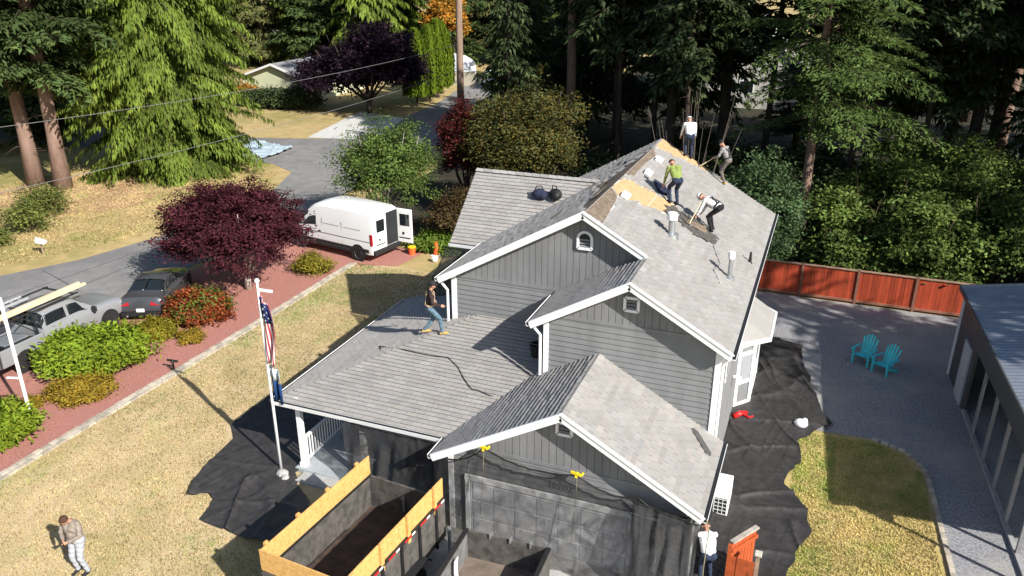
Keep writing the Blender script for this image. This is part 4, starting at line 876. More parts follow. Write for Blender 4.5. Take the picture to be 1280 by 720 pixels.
tk = thing('paper', 'crumpled white paper on the floor of the low trailer', 'paper', (-6.2, 12.6, .57)); f = MB(); f.ellip((0, 0, .08), (.2, .15, .08), 7, 5); f.build('sheet', MT['white'], tk, world=False)
# ---------------------------------------------------------------- hose at the garage corner
tag(MB().tube([(-1.3, 15.15, 2.42), (-1.22, 15.05, 2.2), (-1.24, 15.0, 1.2), (-1.22, 14.95, .4), (-1.1, 14.8, .12), (-.7, 14.3, .1), (-.9, 13.6, .1)], .014, 6).build('air_hose', MT['rope'], smooth=True), 'thin yellowish hose hanging from the eave at the garage corner', 'hose')
# ---------------------------------------------------------------- flagpole, posts, mailbox
fp_ = thing('flagpole', 'white flagpole with ball top standing by the porch corner', 'flagpole', (-13.59, 15.94, 0))
MB().tube([(0, 0, 0), (0, 0, 3), (0, 0, 6.0)], [.045, .04, .028], 10).build('pole', MT['white'], fp_, world=False, smooth=True); MB().ellip((0, 0, 6.07), (.07, .07, .07)).build('ball', MT['white'], fp_, world=False, smooth=True)
MB().bar((0, 0, 5.82), (.42, .06, 5.8), .07, .07).build('arm', MT['white'], fp_, world=False, bevel=.015); MB().lathe([(.2, 0), (.22, .05), (.16, .1), (.05, .12)], n=14).build('base', MT['concrete'], fp_, world=False, auto=40)
# stones at its foot
rk = thing('rock', 'pale rock at the foot of the flagpole', 'rock', (-13.4, 15.75, .02)); f = MB(); f.ellip((0, 0, .1), (.2, .16, .13), 8, 6); f.ellip((.18, -.12, .07), (.13, .12, .1), 7, 5); f.build('stone', MT['concrete'], rk, world=False)
M_red = mat('flag_red', (.45, .03, .05), .8, .05, trans=.25); M_wht = mat('flag_white', (.75, .75, .76), .8, .03, trans=.25); M_blu = mat('flag_blue', (.02, .03, .12), .8, .05, trans=.25)
M_nav = mat('lower_flag_blue', (.012, .05, .16), .8, .1, trans=.2); M_lim = mat('lower_flag_grey', (.45, .5, .52), .8, .05)
def hang(u, v):     # u across the gathered cloth, v down
    wd = .40*(.42+.58*math.sin(math.pi*min(1, v*.8+.12)))
    return (.035+wd*u+.04*math.sin(v*6)*u, .06*math.sin(u*10+v*3)-.03, 5.68-2.0*v-.32*u*(1-v*.6))
fl = thing('flag', 'limp red and white striped flag with blue star field on the flagpole', 'flag', (-13.59, 15.94, 0))
n_ = 13
for k in range(n_):
    P = [[hang(min(1, max(0, (k+j)/n_+.25*(v-.5))), v) for j in (0, .5, 1)] for v in [i/14 for i in range(15)]]
    MB().grid(P).build('stripe', M_red if k % 2 == 0 else M_wht, fl, world=False, smooth=True, solid=.006)
P = [[(lambda q: (q[0], q[1]-.014, q[2]))(hang(u, v)) for u in [i/7 for i in range(8)]] for v in [.02+i*.045 for i in range(8)]]
ca = MB().grid(P).build('star_field', M_blu, fl, world=False, smooth=True, solid=.008)
for i in range(1, 7):
    for j in range(1, 7):
        if (i+j) % 2:
            p = Vector(P[i][j])+Vector((0, -.01, 0)); MB().prism([p+Vector(((.03 if q % 2 == 0 else .012)*math.cos(q*math.pi*.2+1.57), 0, (.03 if q % 2 == 0 else .012)*math.sin(q*math.pi*.2+1.57))) for q in range(10)], (0, -.004, 0)).build('star', M_wht, ca, world=False)
f2 = thing('flag', 'limp dark blue flag hanging below the striped one', 'flag', (-13.59, 15.94, 0))
for k, (z0, z1, m) in enumerate(((3.55, 3.2, M_lim), (3.2, 2.55, M_nav))):
    P = [[(.035+.36*s_+.03*math.sin(7*s_), .07*math.sin(s_*11+k), z0+(z1-z0)*t-.16*s_) for t in (0, .5, 1)] for s_ in [i/10 for i in range(11)]]
    MB().grid(P).build('band', m, f2, world=False, smooth=True, solid=.006)
wp = thing('white_post', 'tall white post with small bracket beside the bottom left shrub', 'post', (-22.65, 15.1, 0))
MB().tube([(0, 0, 0), (0, 0, 4.5)], .055, 12).build('pole', MT['white'], wp, world=False, auto=40); MB().bar((0, 0, 1.75), (-.5, -.1, 1.72), .05, .05).build('bracket', MT['white'], wp, world=False)
up_ = thing('utility_pole', 'dark brown wooden utility pole at the left edge', 'utility pole', (-24.6, 15.3, 0))
MB().tube([(0, 0, 0), (0, 0, 5), (0, 0, 10)], [.2, .18, .15], 12).build('pole', mat('dark_pole', (.07, .045, .035), .9, .3, 6., .3, 30, stretch=(1, 1, .1)), up_, world=False, smooth=True)
MB().tube([(.6, -.1, 0), (.25, 0, 2.5)], .03, 6).build('guy_guard', MT['rubber'], up_, world=False)
mb = thing('mailbox', 'white mailbox with newspaper tube on wooden post beyond the street', 'mailbox', (-36.6, 27.2, 0)); mb.scale = (.62,)*3
MB().bar((0, 0, 0), (0, 0, 1.0), .1, .1).build('post', mat('mail_post', (.3, .22, .15), .9), mb, world=False)
f = MB(); f.prism([(-.45, -.17, 1.0), (-.45, .17, 1.0), (-.45, .17, 1.25), (-.45, .12, 1.36), (-.45, 0, 1.4), (-.45, -.12, 1.36), (-.45, -.17, 1.25)], (.85, 0, 0)); f.build('box', MT['white'], mb, world=False); MB().box(-.3, .3, .2, .4, 1.02, 1.18).build('paper_tube', M_alu, mb, world=False)
MB().bar((-.2, -.19, 1.2), (-.2, -.19, 1.55), .03, .1, (0, 1, 0)).build('signal_flag', MT['white'], mb, world=False)
sp_ = thing('sprinkler', 'dark solid standing in for the flagpole tip shadow on the edging blocks', 'shadow stand-in', (-21.1, 19.7, .07)); MB().lathe([(.05, 0), (.03, .25), (.07, .3), (.02, .4)], n=10).build('stem', MT['black'], sp_, world=False); MB().bar((-.25, 0, .36), (.2, .05, .36), .05, .07).build('arm', MT['black'], sp_, world=False)  # added dark solid stands in for the shadow of the flagpole's tip
for (x, y), lb, k in (((-19.0, 34.2), 'orange bucket with yellow rim behind the van', 0), ((-17.75, 34.5), 'orange traffic cone with white base beside the ivy', 1)):
    o = thing('bucket' if k == 0 else 'traffic_cone', lb, 'bucket' if k == 0 else 'cone', (x, y, .01))
    if k == 0:
        MB().lathe([(.16, 0), (.2, .4), (.18, .4), (.14, .04)], n=16).build('shell', MT['orange'], o, world=False, auto=40); MB().lathe([(.205, .36), (.215, .41), (.19, .41)], n=16).build('rim', MT['yellow'], o, world=False)
    else:
        MB().lathe([(.16, .04), (.06, .72), (.03, .73)], n=14).build('cone', MT['orange'], o, world=False, auto=40); MB().box(-.22, .22, -.22, .22, 0, .04).build('base', MT['white'], o, world=False); MB().lathe([(.135, .2), (.1, .42)], n=14).build('band', MT['white'], o, world=False)
b3 = thing('paper_bag', 'white bag on the ground between van and ivy', 'bag', (-17.4, 33.6, .01)); f = MB(); f.ellip((0, 0, .16), (.18, .16, .18), 8, 6); f.build('sack', MT['white'], b3, world=False)
# ---------------------------------------------------------------- far neighbours
M_pale = mat('pale_green_siding', (.56, .58, .40), .8, .05, 1.); M_froof = mat('grey_roof', (.2, .2, .21), .9, .12, 1.)
def far_house(lb, x0, x1, y0, y1, ze_, zr_, wall_m, roof_m, doors=()):
    h_ = thing('house', lb, 'house', ((x0+x1)/2, y0, 0)); xm = (x0+x1)/2
    MB().prism([(x0, y0, 0), (x1, y0, 0), (x1, y0, ze_), (xm, y0, zr_), (x0, y0, ze_)], (0, y1-y0, 0)).build('wall', wall_m, h_)
    for a in (x0-.4, x1+.4):
        sl = (zr_-ze_)/((x1-x0)/2); za = ze_-.4*sl
        MB().prism([(a, y0-.4, za+.04), (xm, y0-.4, zr_+.04), (xm, y1+.4, zr_+.04), (a, y1+.4, za+.04)], (0, 0, .12)).build('roof', roof_m, h_)
        MB().bar((a, y0-.42, za+.06), (xm, y0-.42, zr_+.06), .06, .22).build('barge_board', MT['white'], h_)
    for (xa, xb, za, zb, yy) in doors:
        w_ = MB().box(xa, xb, yy-.04, yy-.005, za, zb).build('window', MT['white'], h_); MB().box(xa+.1, xb-.1, yy-.06, yy-.041, za+.1, zb-.1).build('pane', MT['glass'], w_)
    return h_
far_house('pale green house with low grey roof across the side street', -60.2, -51.8, 72.5, 84, 2.35, 3.75, M_pale, M_froof)
far_house('distant house with blue gable wall behind the trees', -95, -84, 112, 122, 2.8, 4.9, mat('blue_siding', (.04, .12, .33), .7, .1), M_froof)
far_house('grey roofed house glimpsed through the dark firs', -14, -3, 86, 96, 4.2, 9.2, mat('beige_siding', (.42, .41, .38), .8, .1), mat('pale_roof', (.42, .42, .42), .9, .1), [(-9, -7.5, 1.5, 2.8, 86)])
far_house('white walled house far behind the purple tree', -75, -63, 122, 132, 3., 5.2, MT['white'], M_froof, [(-70, -68, 1, 2.2, 122)])
fw = thing('garden_wall', 'low beige wall beyond the end of the road', 'wall', (-43, 90, 0)); MB().box(-45.5, -40.2, 89.8, 90.1, 0, 1.7).build('panel', mat('beige_wall', (.5, .46, .36), .8, .1), fw); MB().box(-45.6, -40.1, 89.75, 90.15, 1.7, 1.8).build('coping', MT['white'], fw)
bt = thing('covered_boat', 'white boat under a grey cover behind the beige wall', 'boat', (-44, 93, 0))
f = MB(); st_ = [[(x, s_*1.25*(1-.25*((x+46.5)/5)**2), z) for s_ in (1,) for z in (1.2,)] for x in (0,)]
P = [[(-47+5.2*i/10, 93+1.2*math.cos(t)*(1-.3*abs(i/5-1)**2), 1.3+2.1*math.sin(t)*(1-.35*abs(i/5-1)**2)+.08*math.sin(i*2+t*3)) for t in [math.pi*k/10 for k in range(11)]] for i in range(11)]
MB().grid(P).build('cover', mat('grey_cover', (.5, .52, .55), .7, .1), bt, smooth=True, solid=.03); MB().box(-47, -41.8, 91.9, 94.1, .9, 1.9).build('hull', MT['white'], bt, bevel=.2)
MB().box(-46, -43, 92, 94, .3, .9).build('boat_trailer', MT['black'], bt)
wt = thing('parked_truck', 'distant white truck parked right of the bare tree trunk', 'truck', (-39.2, 93, 0), R(100))
hw = .95; wl = Loft([(2.4, sp(.95, .9)), (2.2, sp(1.1)), (1.2, sp(1.2)), (.6, sp(1.9)), (-.6, sp(1.95)), (-1., sp(1.3)), (-2.6, sp(1.25)), (-2.7, sp(1.1, .95))]); wl.body('body', M_vw, wt)
for s_ in (1, -1):
    wl.patch('side_window', MT['glass'], wt, [(2.3, 4.2), (2.95, 4.9), (4.1, 4.9), (4.2, 4.2)], s_)
    for x in (1.5, -1.6): wheel(wt, x, s_*.86, .38, .24, s_)
# overhead wires
def wire(p, q, sag, lb):
    p = Vector(p); q = Vector(q); tag(MB().tube([p.lerp(q, k/24)-Vector((0, 0, sag*4*(k/24)*(1-k/24))) for k in range(25)], .013, 5).build('overhead_wire', mat('wire_grey', (.2, .2, .2), .6), smooth=True), lb, 'wire')
wire((-34.6, 8, 8.2), (-34.5, 73.2, 6.5), .9, 'upper overhead wire along the far side of the street'); wire((-33.7, 8, 5.3), (-34.3, 73.2, 4.1), .8, 'lower overhead wire along the far side of the street')
u2 = thing('utility_pole', 'tall bare grey brown pole at the end of the street wires', 'utility pole', (-34.4, 73.4, 0))
MB().tube([(0, 0, 0), (0, 0, 5), (.05, 0, 14), (.05, 0, 20)], [.36, .34, .3, .26], 14).build('pole', mat('grey_pole', (.25, .175, .13), .9, .25, 3., .3, 20, stretch=(1, 1, .15)), u2, world=False, smooth=True)
MB().bar((-1.1, -.35, 15.2), (1.1, -.35, 15.2), .12, .14).build('crossarm', mat('arm_wood', (.18, .13, .1), .9), u2, world=False)
# ---------------------------------------------------------------- people
M_skin = mat('skin', (.42, .22, .15), .6, .08, 20.); M_hair = mat('brown_hair', (.06, .03, .018), .8, .3, 40.); M_hairb = mat('black_hair', (.012, .01, .009), .8, .3, 40.)
M_eye = mat('eye_dark', (.01, .008, .008), .3, .1)
def cloth(n, c, v=.12): return mat(n, c, .9, v, 12., .25, 25)
C_ = dict(taupe=cloth('taupe_sweater', (.235, .2, .17)), pale=cloth('pale_trousers', (.33, .35, .39), .05), maroon=cloth('dark_jacket', (.035, .022, .022), .3), jeans=cloth('blue_jeans', (.09, .15, .2), .2), tan=cloth('tan_boots', (.5, .3, .08)),
          white=cloth('white_shirt', (.72, .73, .75), .06), navy=cloth('navy_trousers', (.02, .03, .06), .2), hivis=cloth('hi_vis', (.2, .25, .07)), grey=cloth('grey_shirt', (.22, .215, .21)), black=cloth('black_trousers', (.014, .014, .016), .2), dusk=cloth('dusty_trousers', (.13, .11, .1), .25), cap=cloth('cap', (.6, .62, .63), .1), dark=cloth('dark_shoes', (.02, .02, .025)), olive=cloth('charcoal_shirt', (.06, .065, .06), .2))
def ik(a, b, l1, l2, pole):
    a = Vector(a); b = Vector(b); d = b-a; L = min(d.length, (l1+l2)*.998); dn = d.normalized()
    x = (l1*l1-l2*l2+L*L)/(2*L); h_ = math.sqrt(max(0, l1*l1-x*x)); p = Vector(pole); p = p-dn*p.dot(dn)
    p = p.normalized() if p.length > 1e-5 else dn.orthogonal().normalized()
    return a+dn*x+p*h_, a+dn*L
def person(label, loc, rz_, pelvis, feet, hands, lean=0., side=0., head=(0, 0), outfit=None, bulk=1., knee=((0, 1, .1), (0, 1, .1)), elbow=((-.7, -1, -.4), (.7, -1, -.4)), hairm=None, hat=None, twist=0., toes=(0, 0), harness=None, tall=1.):
    """local frame: x right, y forward, z up; feet / hands / pelvis in metres"""
    o = thing('person', label, 'person', loc, rz_); o.scale = (tall,)*3
    top, bot, shoe = [C_[k] for k in outfit]
    pel = Vector(pelvis); up = Vector((math.sin(side), math.sin(lean)*math.cos(side), math.cos(lean)*math.cos(side))); fw = Vector((0, math.cos(lean), -math.sin(lean)))
    rt = Vector((math.cos(twist), math.sin(twist), 0)); rt = (rt-up*rt.dot(up)).normalized(); fw = up.cross(rt)
    hp0 = Vector((1, 0, 0)); B = []
    def cap(a, b, ra, rb, reg): B.append((Vector(a), Vector(b), ra, rb, reg))
    chest = pel+up*.36; neck = pel+up*.53; b_ = bulk
    cap(pel-hp0*.075, pel+hp0*.075, .115*b_, .115*b_, 1)
    for s_ in (-1, 1):
        cap(pel+hp0*s_*.06+up*.06, chest+rt*s_*.085, .105*b_, .112*b_, 0)
        cap(chest+rt*s_*.06+fw*.02*b_, chest+rt*s_*.09+up*.08, .11*b_, .09*b_, 0)
        cap(neck-up*.03, chest+rt*s_*.185+up*.12, .06, .062, 0)
    cap(pel+up*.04+fw*.03*(b_-1)*3, pel+up*.22+fw*.05*(b_-1)*3, .12*b_, .12*b_, 0)
    hy, hx = head
    hup = (up*math.cos(hx)+fw*math.sin(hx)).normalized(); hf = (fw*math.cos(hx)-up*math.sin(hx)); hr = hf.cross(hup)
    hf = (hf*math.cos(hy)+hr*math.sin(hy)).normalized(); hr = hf.cross(hup).normalized()
    cap(neck-up*.02, neck+hup*.08, .052, .05, 2)
    hc = neck+hup*.16+hf*.015
    cap(hc+hup*.035-hf*.015, hc+hup*.035+hf*.01, .088, .082, 2); cap(hc-hup*.03+hf*.03, hc-hup*.055+hf*.04, .062, .045, 2); cap(hc+hf*.085-hup*.0, hc+hf*.105-hup*.025, .011, .016, 2)
    for s_ in (-1, 1): cap(hc+hr*s_*.083-hup*.02, hc+hr*s_*.09+hup*.012, .014, .018, 2)
    hand_pts = []
    for i, s_ in enumerate((-1, 1)):
        # leg
        hip = pel+hp0*s_*.09-Vector((0, 0, .03)); ft = Vector(feet[i]); ank = ft+Vector((0, 0, .09))
        kn, ak = ik(hip, ank, .43, .43, knee[i])
        cap(hip, kn, .092*b_, .066, 1); cap(kn, ak, .066, .05, 1)
        ta = toes[i]; fd = Vector((math.sin(ta), math.cos(ta), 0)); cap(ak-Vector((0, 0, .045))-fd*.04, ak-Vector((0, 0, .05))+fd*.16, .045, .036, 3)
        # arm
        sh_ = chest+rt*s_*.195+up*.12; el, wr_ = ik(sh_, hands[i], .29, .26, elbow[i])
        cap(sh_, el, .062, .05, 0); cap(el, el.lerp(wr_, .9), .05, .038, 0); cap(el.lerp(wr_, .85), wr_, .032, .026, 2)
        d = (wr_-el).normalized(); sd = d.cross(fw); sd = sd.normalized() if sd.length > .1 else rt; pn = d.cross(sd)*s_*-1
        for k in (-1, 0, 1): cap(wr_+d*.01+sd*k*.012, wr_+d*.075+sd*k*.022, .02, .017, 2)
        for k, (fl_, off) in enumerate(((.06, -.033), (.075, -.011), (.07, .011), (.055, .033))):
            p0 = wr_+d*.075+sd*off; p1 = p0+(d*.8+pn*.45).normalized()*fl_*.5; p2 = p1+(d*.3+pn*.9).normalized()*fl_*.5
            cap(p0, p1, .0105, .0095, 2); cap(p1, p2, .0095, .0085, 2)
        t0 = wr_+d*.02-sd*.025*s_*-1*-1; cap(t0, t0+(d*.7-sd*.6+pn*.3).normalized()*.04, .012, .011, 2); cap(t0+(d*.7-sd*.6+pn*.3).normalized()*.04, t0+(d*.8-sd*.45+pn*.5).normalized()*.07, .011, .009, 2)
        hand_pts.append(wr_+d*.08)
    f = MB()
    for a, b, ra, rb, reg in B:
        d = b-a; L = max(d.length, 1e-4); d = d/L; prof = [(a-d*ra*math.cos(t), ra*math.sin(t)) for t in (.15, .5, 1.0)]+[(a, ra), (b, rb)]+[(b+d*rb*math.cos(t), rb*math.sin(t)) for t in (1.0, .5, .15)]
        f.tube([p for p, _ in prof], [r_ for _, r_ in prof], 12)
    me = bpy.data.meshes.new('body'); me.from_pydata(f.v, [], f.f); tmp = bpy.data.objects.new('tmp', me); COL.objects.link(tmp)
    rm = tmp.modifiers.new('r', 'REMESH'); rm.mode = 'VOXEL'; rm.voxel_size = .0095
    sm = tmp.modifiers.new('s', 'SMOOTH'); sm.factor = .5; sm.iterations = 3
    dg = bpy.context.evaluated_depsgraph_get(); bm2 = bpy.data.meshes.new_from_object(tmp.evaluated_get(dg)); bpy.data.objects.remove(tmp)
    for m in (top, bot, M_skin, shoe): bm2.materials.append(m)
    n = len(bm2.polygons); c = np.zeros(n*3); bm2.polygons.foreach_get('center', c); c = c.reshape(-1, 3); best = np.full(n, 1e9); idx = np.zeros(n, int)
    for a, b, ra, rb, reg in B:
        a = np.array(a); b = np.array(b); d = b-a; t = np.clip(((c-a)@d)/max(1e-9, d@d), 0, 1); q = np.linalg.norm(c-a-t[:, None]*d, axis=1)-(ra+(rb-ra)*t); k = q < best; best[k] = q[k]; idx[k] = reg
    bm2.polygons.foreach_set('material_index', idx); bm2.shade_smooth(); bm2.update()
    # cloth folds: small displacement along normals
    nv = len(bm2.vertices); co = np.zeros(nv*3); no = np.zeros(nv*3); bm2.vertices.foreach_get('co', co); bm2.vertices.foreach_get('normal', no); co = co.reshape(-1, 3); no = no.reshape(-1, 3)
    reg_v = np.zeros(nv); 
    for p in (): pass
    w = np.sin(co[:, 2]*46+np.sin(co[:, 0]*17)*2+np.sin(co[:, 1]*21)*2)*.0045
    hd = np.linalg.norm(co-np.array(hc), axis=1) < .2
    for h_ in hand_pts: hd |= np.linalg.norm(co-np.array(h_), axis=1) < .14
    w[hd] = 0; co += no*w[:, None]; bm2.vertices.foreach_set('co', co.ravel()); bm2.update()
    body = link('body', bm2, o)
    if hairm:
        f = MB(); 
        for i in range(7):
            t = math.pi*.5*i/6
            for j in range(14):
                a = 2*math.pi*j/14; dirv = hr*math.sin(a)+hf*math.cos(a); rim = -.35 if math.cos(a) < .3 else .3
                ph = rim+(math.pi/2-rim)*i/6; r_ = .098+.004*math.sin(a*5+i)
                f.v.append(tuple(hc+hup*.035-hf*.012+dirv*r_*math.cos(ph)+hup*r_*1.05*math.sin(ph)))
        f.f = [(i*14+j, i*14+(j+1) % 14, (i+1)*14+(j+1) % 14, (i+1)*14+j) for i in range(6) for j in range(14)]; f.m = [0]*len(f.f); f.c = [(1, 1, 1)]*len(f.f)
        f.build('hair', hairm, o, world=False, smooth=True)
    for s_ in (-1, 1): MB().ellip(hc+hr*s_*.033+hf*.082+hup*.018, (.011, .011, .008), 8, 6).build('eye', M_eye, o, world=False)
    MB().tube([hc+hr*k*.022+hf*(.083-abs(k)*.008)-hup*.058 for k in (-1, 0, 1)], .006, 6).build('mouth', mat('lips', (.3, .11, .09), .6), o, world=False)
    if hat:
        f = MB(); c0 = hc+hup*.05-hf*.01
        f.lathe([(.1, -.01), (.102, .02), (.094, .06), (.065, .09), (.02, .1)], c0, hup, 16); f.prism([c0+hf*.06+hr*.08, c0+hf*.16+hr*.06, c0+hf*.18, c0+hf*.16-hr*.06, c0+hf*.06-hr*.08], hup*.01); f.build('cap', hat, o, world=False, smooth=False, auto=50)
    if harness:
        f = MB()
        for s_ in (-1, 1):
            pts = [chest+rt*s_*.1+fw*.125*b_-up*.2, chest+rt*s_*.11+fw*.13*b_+up*.04, chest+rt*s_*.1+up*.185+fw*.02, chest+rt*s_*.09-fw*.125*b_+up*.06, chest+rt*s_*-.03-fw*.135*b_-up*.12, chest+rt*s_*-.1-fw*.13*b_-up*.28]
            for a, b in zip(pts[:-1], pts[1:]): f.bar(a, b, .045, .012, fw)
        ring_ = [pel+up*.1+rt*math.cos(t)*.205*b_+fw*math.sin(t)*.155*b_ for t in [2*math.pi*k/16 for k in range(17)]]
        for a, b in zip(ring_[:-1], ring_[1:]): f.bar(a, b, .012, .05, up)
        f.build('harness', harness, o, world=False)
    return o, hand_pts
M_band = mat('dark_webbing', (.02, .02, .024), .8); M_tanb = mat('tan_belt', (.55, .4, .25), .8)
# man on the lawn looking down at his hands
p1_, _ = person('person in taupe sweater and pale trousers standing on the dry lawn, head down', (-15.55, 10.68, .006), R(185), (0, 0, .95), [(-.12, 0, 0), (.13, .02, 0)], [(-.07, .27, 1.08), (.06, .27, 1.1)], lean=.07, head=(.1, .75), outfit=('taupe', 'pale', 'dark'), bulk=1.2, hairm=M_hair, elbow=((-1, -.5, -.3), (1, -.5, -.3)), tall=1.07)
ph = thing('phone', 'small dark phone in the hands of the person on the lawn', 'phone', (-15.55, 10.68, .006), R(185)); MB().bar((0, .36, 1.07), (0, .4, 1.2), .07, .012, (0, 1, -.3)).build('handset', MT['black'], ph, world=False)
# man walking on the porch roof (right side faces uphill)
def roofperson(label, x, y, rz_, zf, pelz, f1, f2, hands, **k):
    c, s_ = math.cos(rz_), math.sin(rz_); z0 = zf(x, y)
    fe = [(a, b, zf(x+a*c-b*s_, y+a*s_+b*c)-z0+.02) for a, b in (f1, f2)]
    return person(label, (x, y, z0), rz_, (0, pelz[0], pelz[1]), fe, hands, **k)
roofperson('person in dark jacket, jeans and tan boots stepping up the porch roof', -10.25, 19.4, R(-62), lambda x, y: pf(y)+.02, (-.02, .9), (-.12, -.2), (.12, .32), [(-.32, .12, .98), (.2, .3, 1.0)], lean=.08, head=(0, .2), outfit=('maroon', 'jeans', 'tan'), hairm=M_hairb, hat=C_['dark'], harness=M_tanb)
mr = lambda x, y: zr(x)+.02
roofperson('person in white shirt and dark trousers seen from behind at the far roof edge', -4.8, 30.5, R(20), mr, (-.12, .86), (-.12, 0), (.14, .08), [(-.28, .45, .62), (.3, .42, .6)], lean=.55, head=(0, .5), outfit=('white', 'navy', 'dark'), hairm=M_hairb, hat=C_['cap'])
roofperson('person in hi-vis top and dark jeans bending over the bare boards', -4.26, 25.0, R(35), mr, (-.15, .84), (-.14, 0), (.14, .05), [(-.3, .3, .45), (.26, .5, .35)], lean=.75, head=(0, .4), outfit=('hivis', 'navy', 'dark'), hairm=M_hairb)
roofperson('person in white top and black trousers stooping over torn shingles', -2.97, 24.9, R(75), mr, (-.18, .84), (-.13, -.02), (.16, .06), [(-.2, .62, .2), (.22, .55, .32)], lean=1.15, head=(0, .2), outfit=('white', 'black', 'dark'), hat=C_['cap'], hairm=M_hairb, harness=M_band)
roofperson('person in charcoal shirt with harness working at the right rear roof edge', -3.35, 30.35, R(70), mr, (-.08, .88), (-.14, -.08), (.16, .16), [(-.22, .42, .95), (.28, .5, .85)], lean=.4, head=(0, .4), outfit=('grey', 'dusk', 'tan'), hairm=M_hairb, hat=C_['black'], harness=M_band)
person('person in white shirt and navy trousers bending by the wall at the garage corner', (-1.22, 15.75, .12), R(22), (0, -.05, .88), [(-.13, -.02, 0), (.13, .1, 0)], [(-.3, .72, 1.15), (.15, .7, 1.0)], lean=.72, head=(0, .3), outfit=('white', 'navy', 'dark'), hairm=M_hair)
# shovels
def shovel(lb, a, b, m=M_alu):
    t = thing('roofing_shovel', lb, 'shovel', a); a = Vector(a); b = Vector(b); d = (b-a).normalized(); sd = d.cross(Vector((0, 0, 1))).normalized()
    MB().tube([a, b], .017, 7).build('handle', M_wood, t)
    MB().prism([b-sd*.1, b+sd*.1, b+sd*.11+d*.24, b-sd*.11+d*.24], sd.cross(d)*.012).build('blade', m, t)
shovel('tear-off shovel held by the stooping person', (-3.36, 24.7, zr(-3.36)+.8), (-3.6, 24.2, zr(-3.6)+.06))
shovel('tear-off shovel held by the hi-vis person', (-4.42, 25.32, zr(-4.42)+.72), (-4.8, 25.6, zr(-4.8)+.05))
shovel('long tear-off shovel held by the charcoal shirted person', (-3.63, 30.5, zr(-3.63)+.92), (-4.3, 30.25, zr(-4.3)+.08))
# ---------------------------------------------------------------- vegetation
def leafmat(name, col, trans=.3, rough=.6): return mat(name, col, rough, .12, .7, attr=True, trans=trans, spec=.12)
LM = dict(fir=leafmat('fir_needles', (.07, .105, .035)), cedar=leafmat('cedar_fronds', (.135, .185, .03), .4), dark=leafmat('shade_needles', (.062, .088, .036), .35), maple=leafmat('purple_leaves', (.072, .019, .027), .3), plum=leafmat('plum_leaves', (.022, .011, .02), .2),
          rhodo=leafmat('rhododendron_leaves', (.18, .245, .022), .3), gold=leafmat('golden_foliage', (.27, .19, .025), .25), red=leafmat('red_foliage', (.2, .06, .025), .3), vine=leafmat('vine_maple_leaves', (.125, .18, .045), .4), young=leafmat('young_leaves', (.11, .165, .04), .4), brown=leafmat('bronze_leaves', (.1, .095, .028), .3), orange=leafmat('orange_leaves', (.4, .2, .03), .3), hedge=leafmat('hedge_leaves', (.14, .2, .018), .3), blue=leafmat('blue_green_leaves', (.085, .14, .06), .35), ivy=leafmat('ivy_leaves', (.13, .2, .03), .3), hem=leafmat('hemlock_needles', (.13, .14, .05), .3))
M_bark = mat('fir_bark', (.165, .105, .08), .95, .3, 3., .8, 14, stretch=(1, 1, .25), col2=(.25, .17, .135)); M_barkd = mat('dark_bark', (.06, .045, .036), .95, .3, 3., .8, 14, stretch=(1, 1, .25)); M_barkp = mat('pale_bark', (.38, .34, .3), .9, .2, 6.); M_twig = mat('twig', (.12, .085, .06), .9, .2, 6.)
def unit(a): return a/np.maximum(1e-9, np.linalg.norm(a, axis=1, keepdims=True))
class Leaves:
    def __init__(s): s.P = []; s.D = []; s.N = []; s.L = []; s.W = []; s.C = []
    def add(s, P, D, N, L, W, C):
        n = len(P); s.P.append(P); s.D.append(unit(D)); s.N.append(unit(N)); s.L.append(np.broadcast_to(L, n)); s.W.append(np.broadcast_to(W, n)); s.C.append(np.broadcast_to(C, (n, 3)) if np.ndim(C) == 1 else C)
    def build(s, name, m, par, world=True):
        P, D, N, L, W, C = [np.concatenate(a) for a in (s.P, s.D, s.N, s.L, s.W, s.C)]
        if world and par is not None: P = P-np.array(ROOT[par].translation)
        X = unit(np.cross(D, N)); n = len(P); bend = N*(L[:, None]*.12)
        V = np.stack([P, P+D*L[:, None]*.45+X*W[:, None]*.5+bend, P+D*L[:, None]-bend*.6, P+D*L[:, None]*.45-X*W[:, None]*.5+bend], 1).reshape(-1, 3)
        me = bpy.data.meshes.new(name); me.vertices.add(4*n); me.vertices.foreach_set('co', V.ravel()); me.loops.add(4*n); me.loops.foreach_set('vertex_index', np.arange(4*n, dtype=np.int32))
        me.polygons.add(n); me.polygons.foreach_set('loop_start', np.arange(0, 4*n, 4, dtype=np.int32)); me.update(calc_edges=True); me.materials.append(m); setcol(me, C); 
        return link(name, me, par)
def rn(n, k=3): return RNG.normal(size=(n, k))
def tint(n, lo=.7, hi=1.3, warm=.12):
    g = RNG.uniform(lo, hi, n)[:, None]; w = RNG.uniform(-warm, warm, n)[:, None]; return np.concatenate([g*(1+w), g, g*(1-w)], 1)
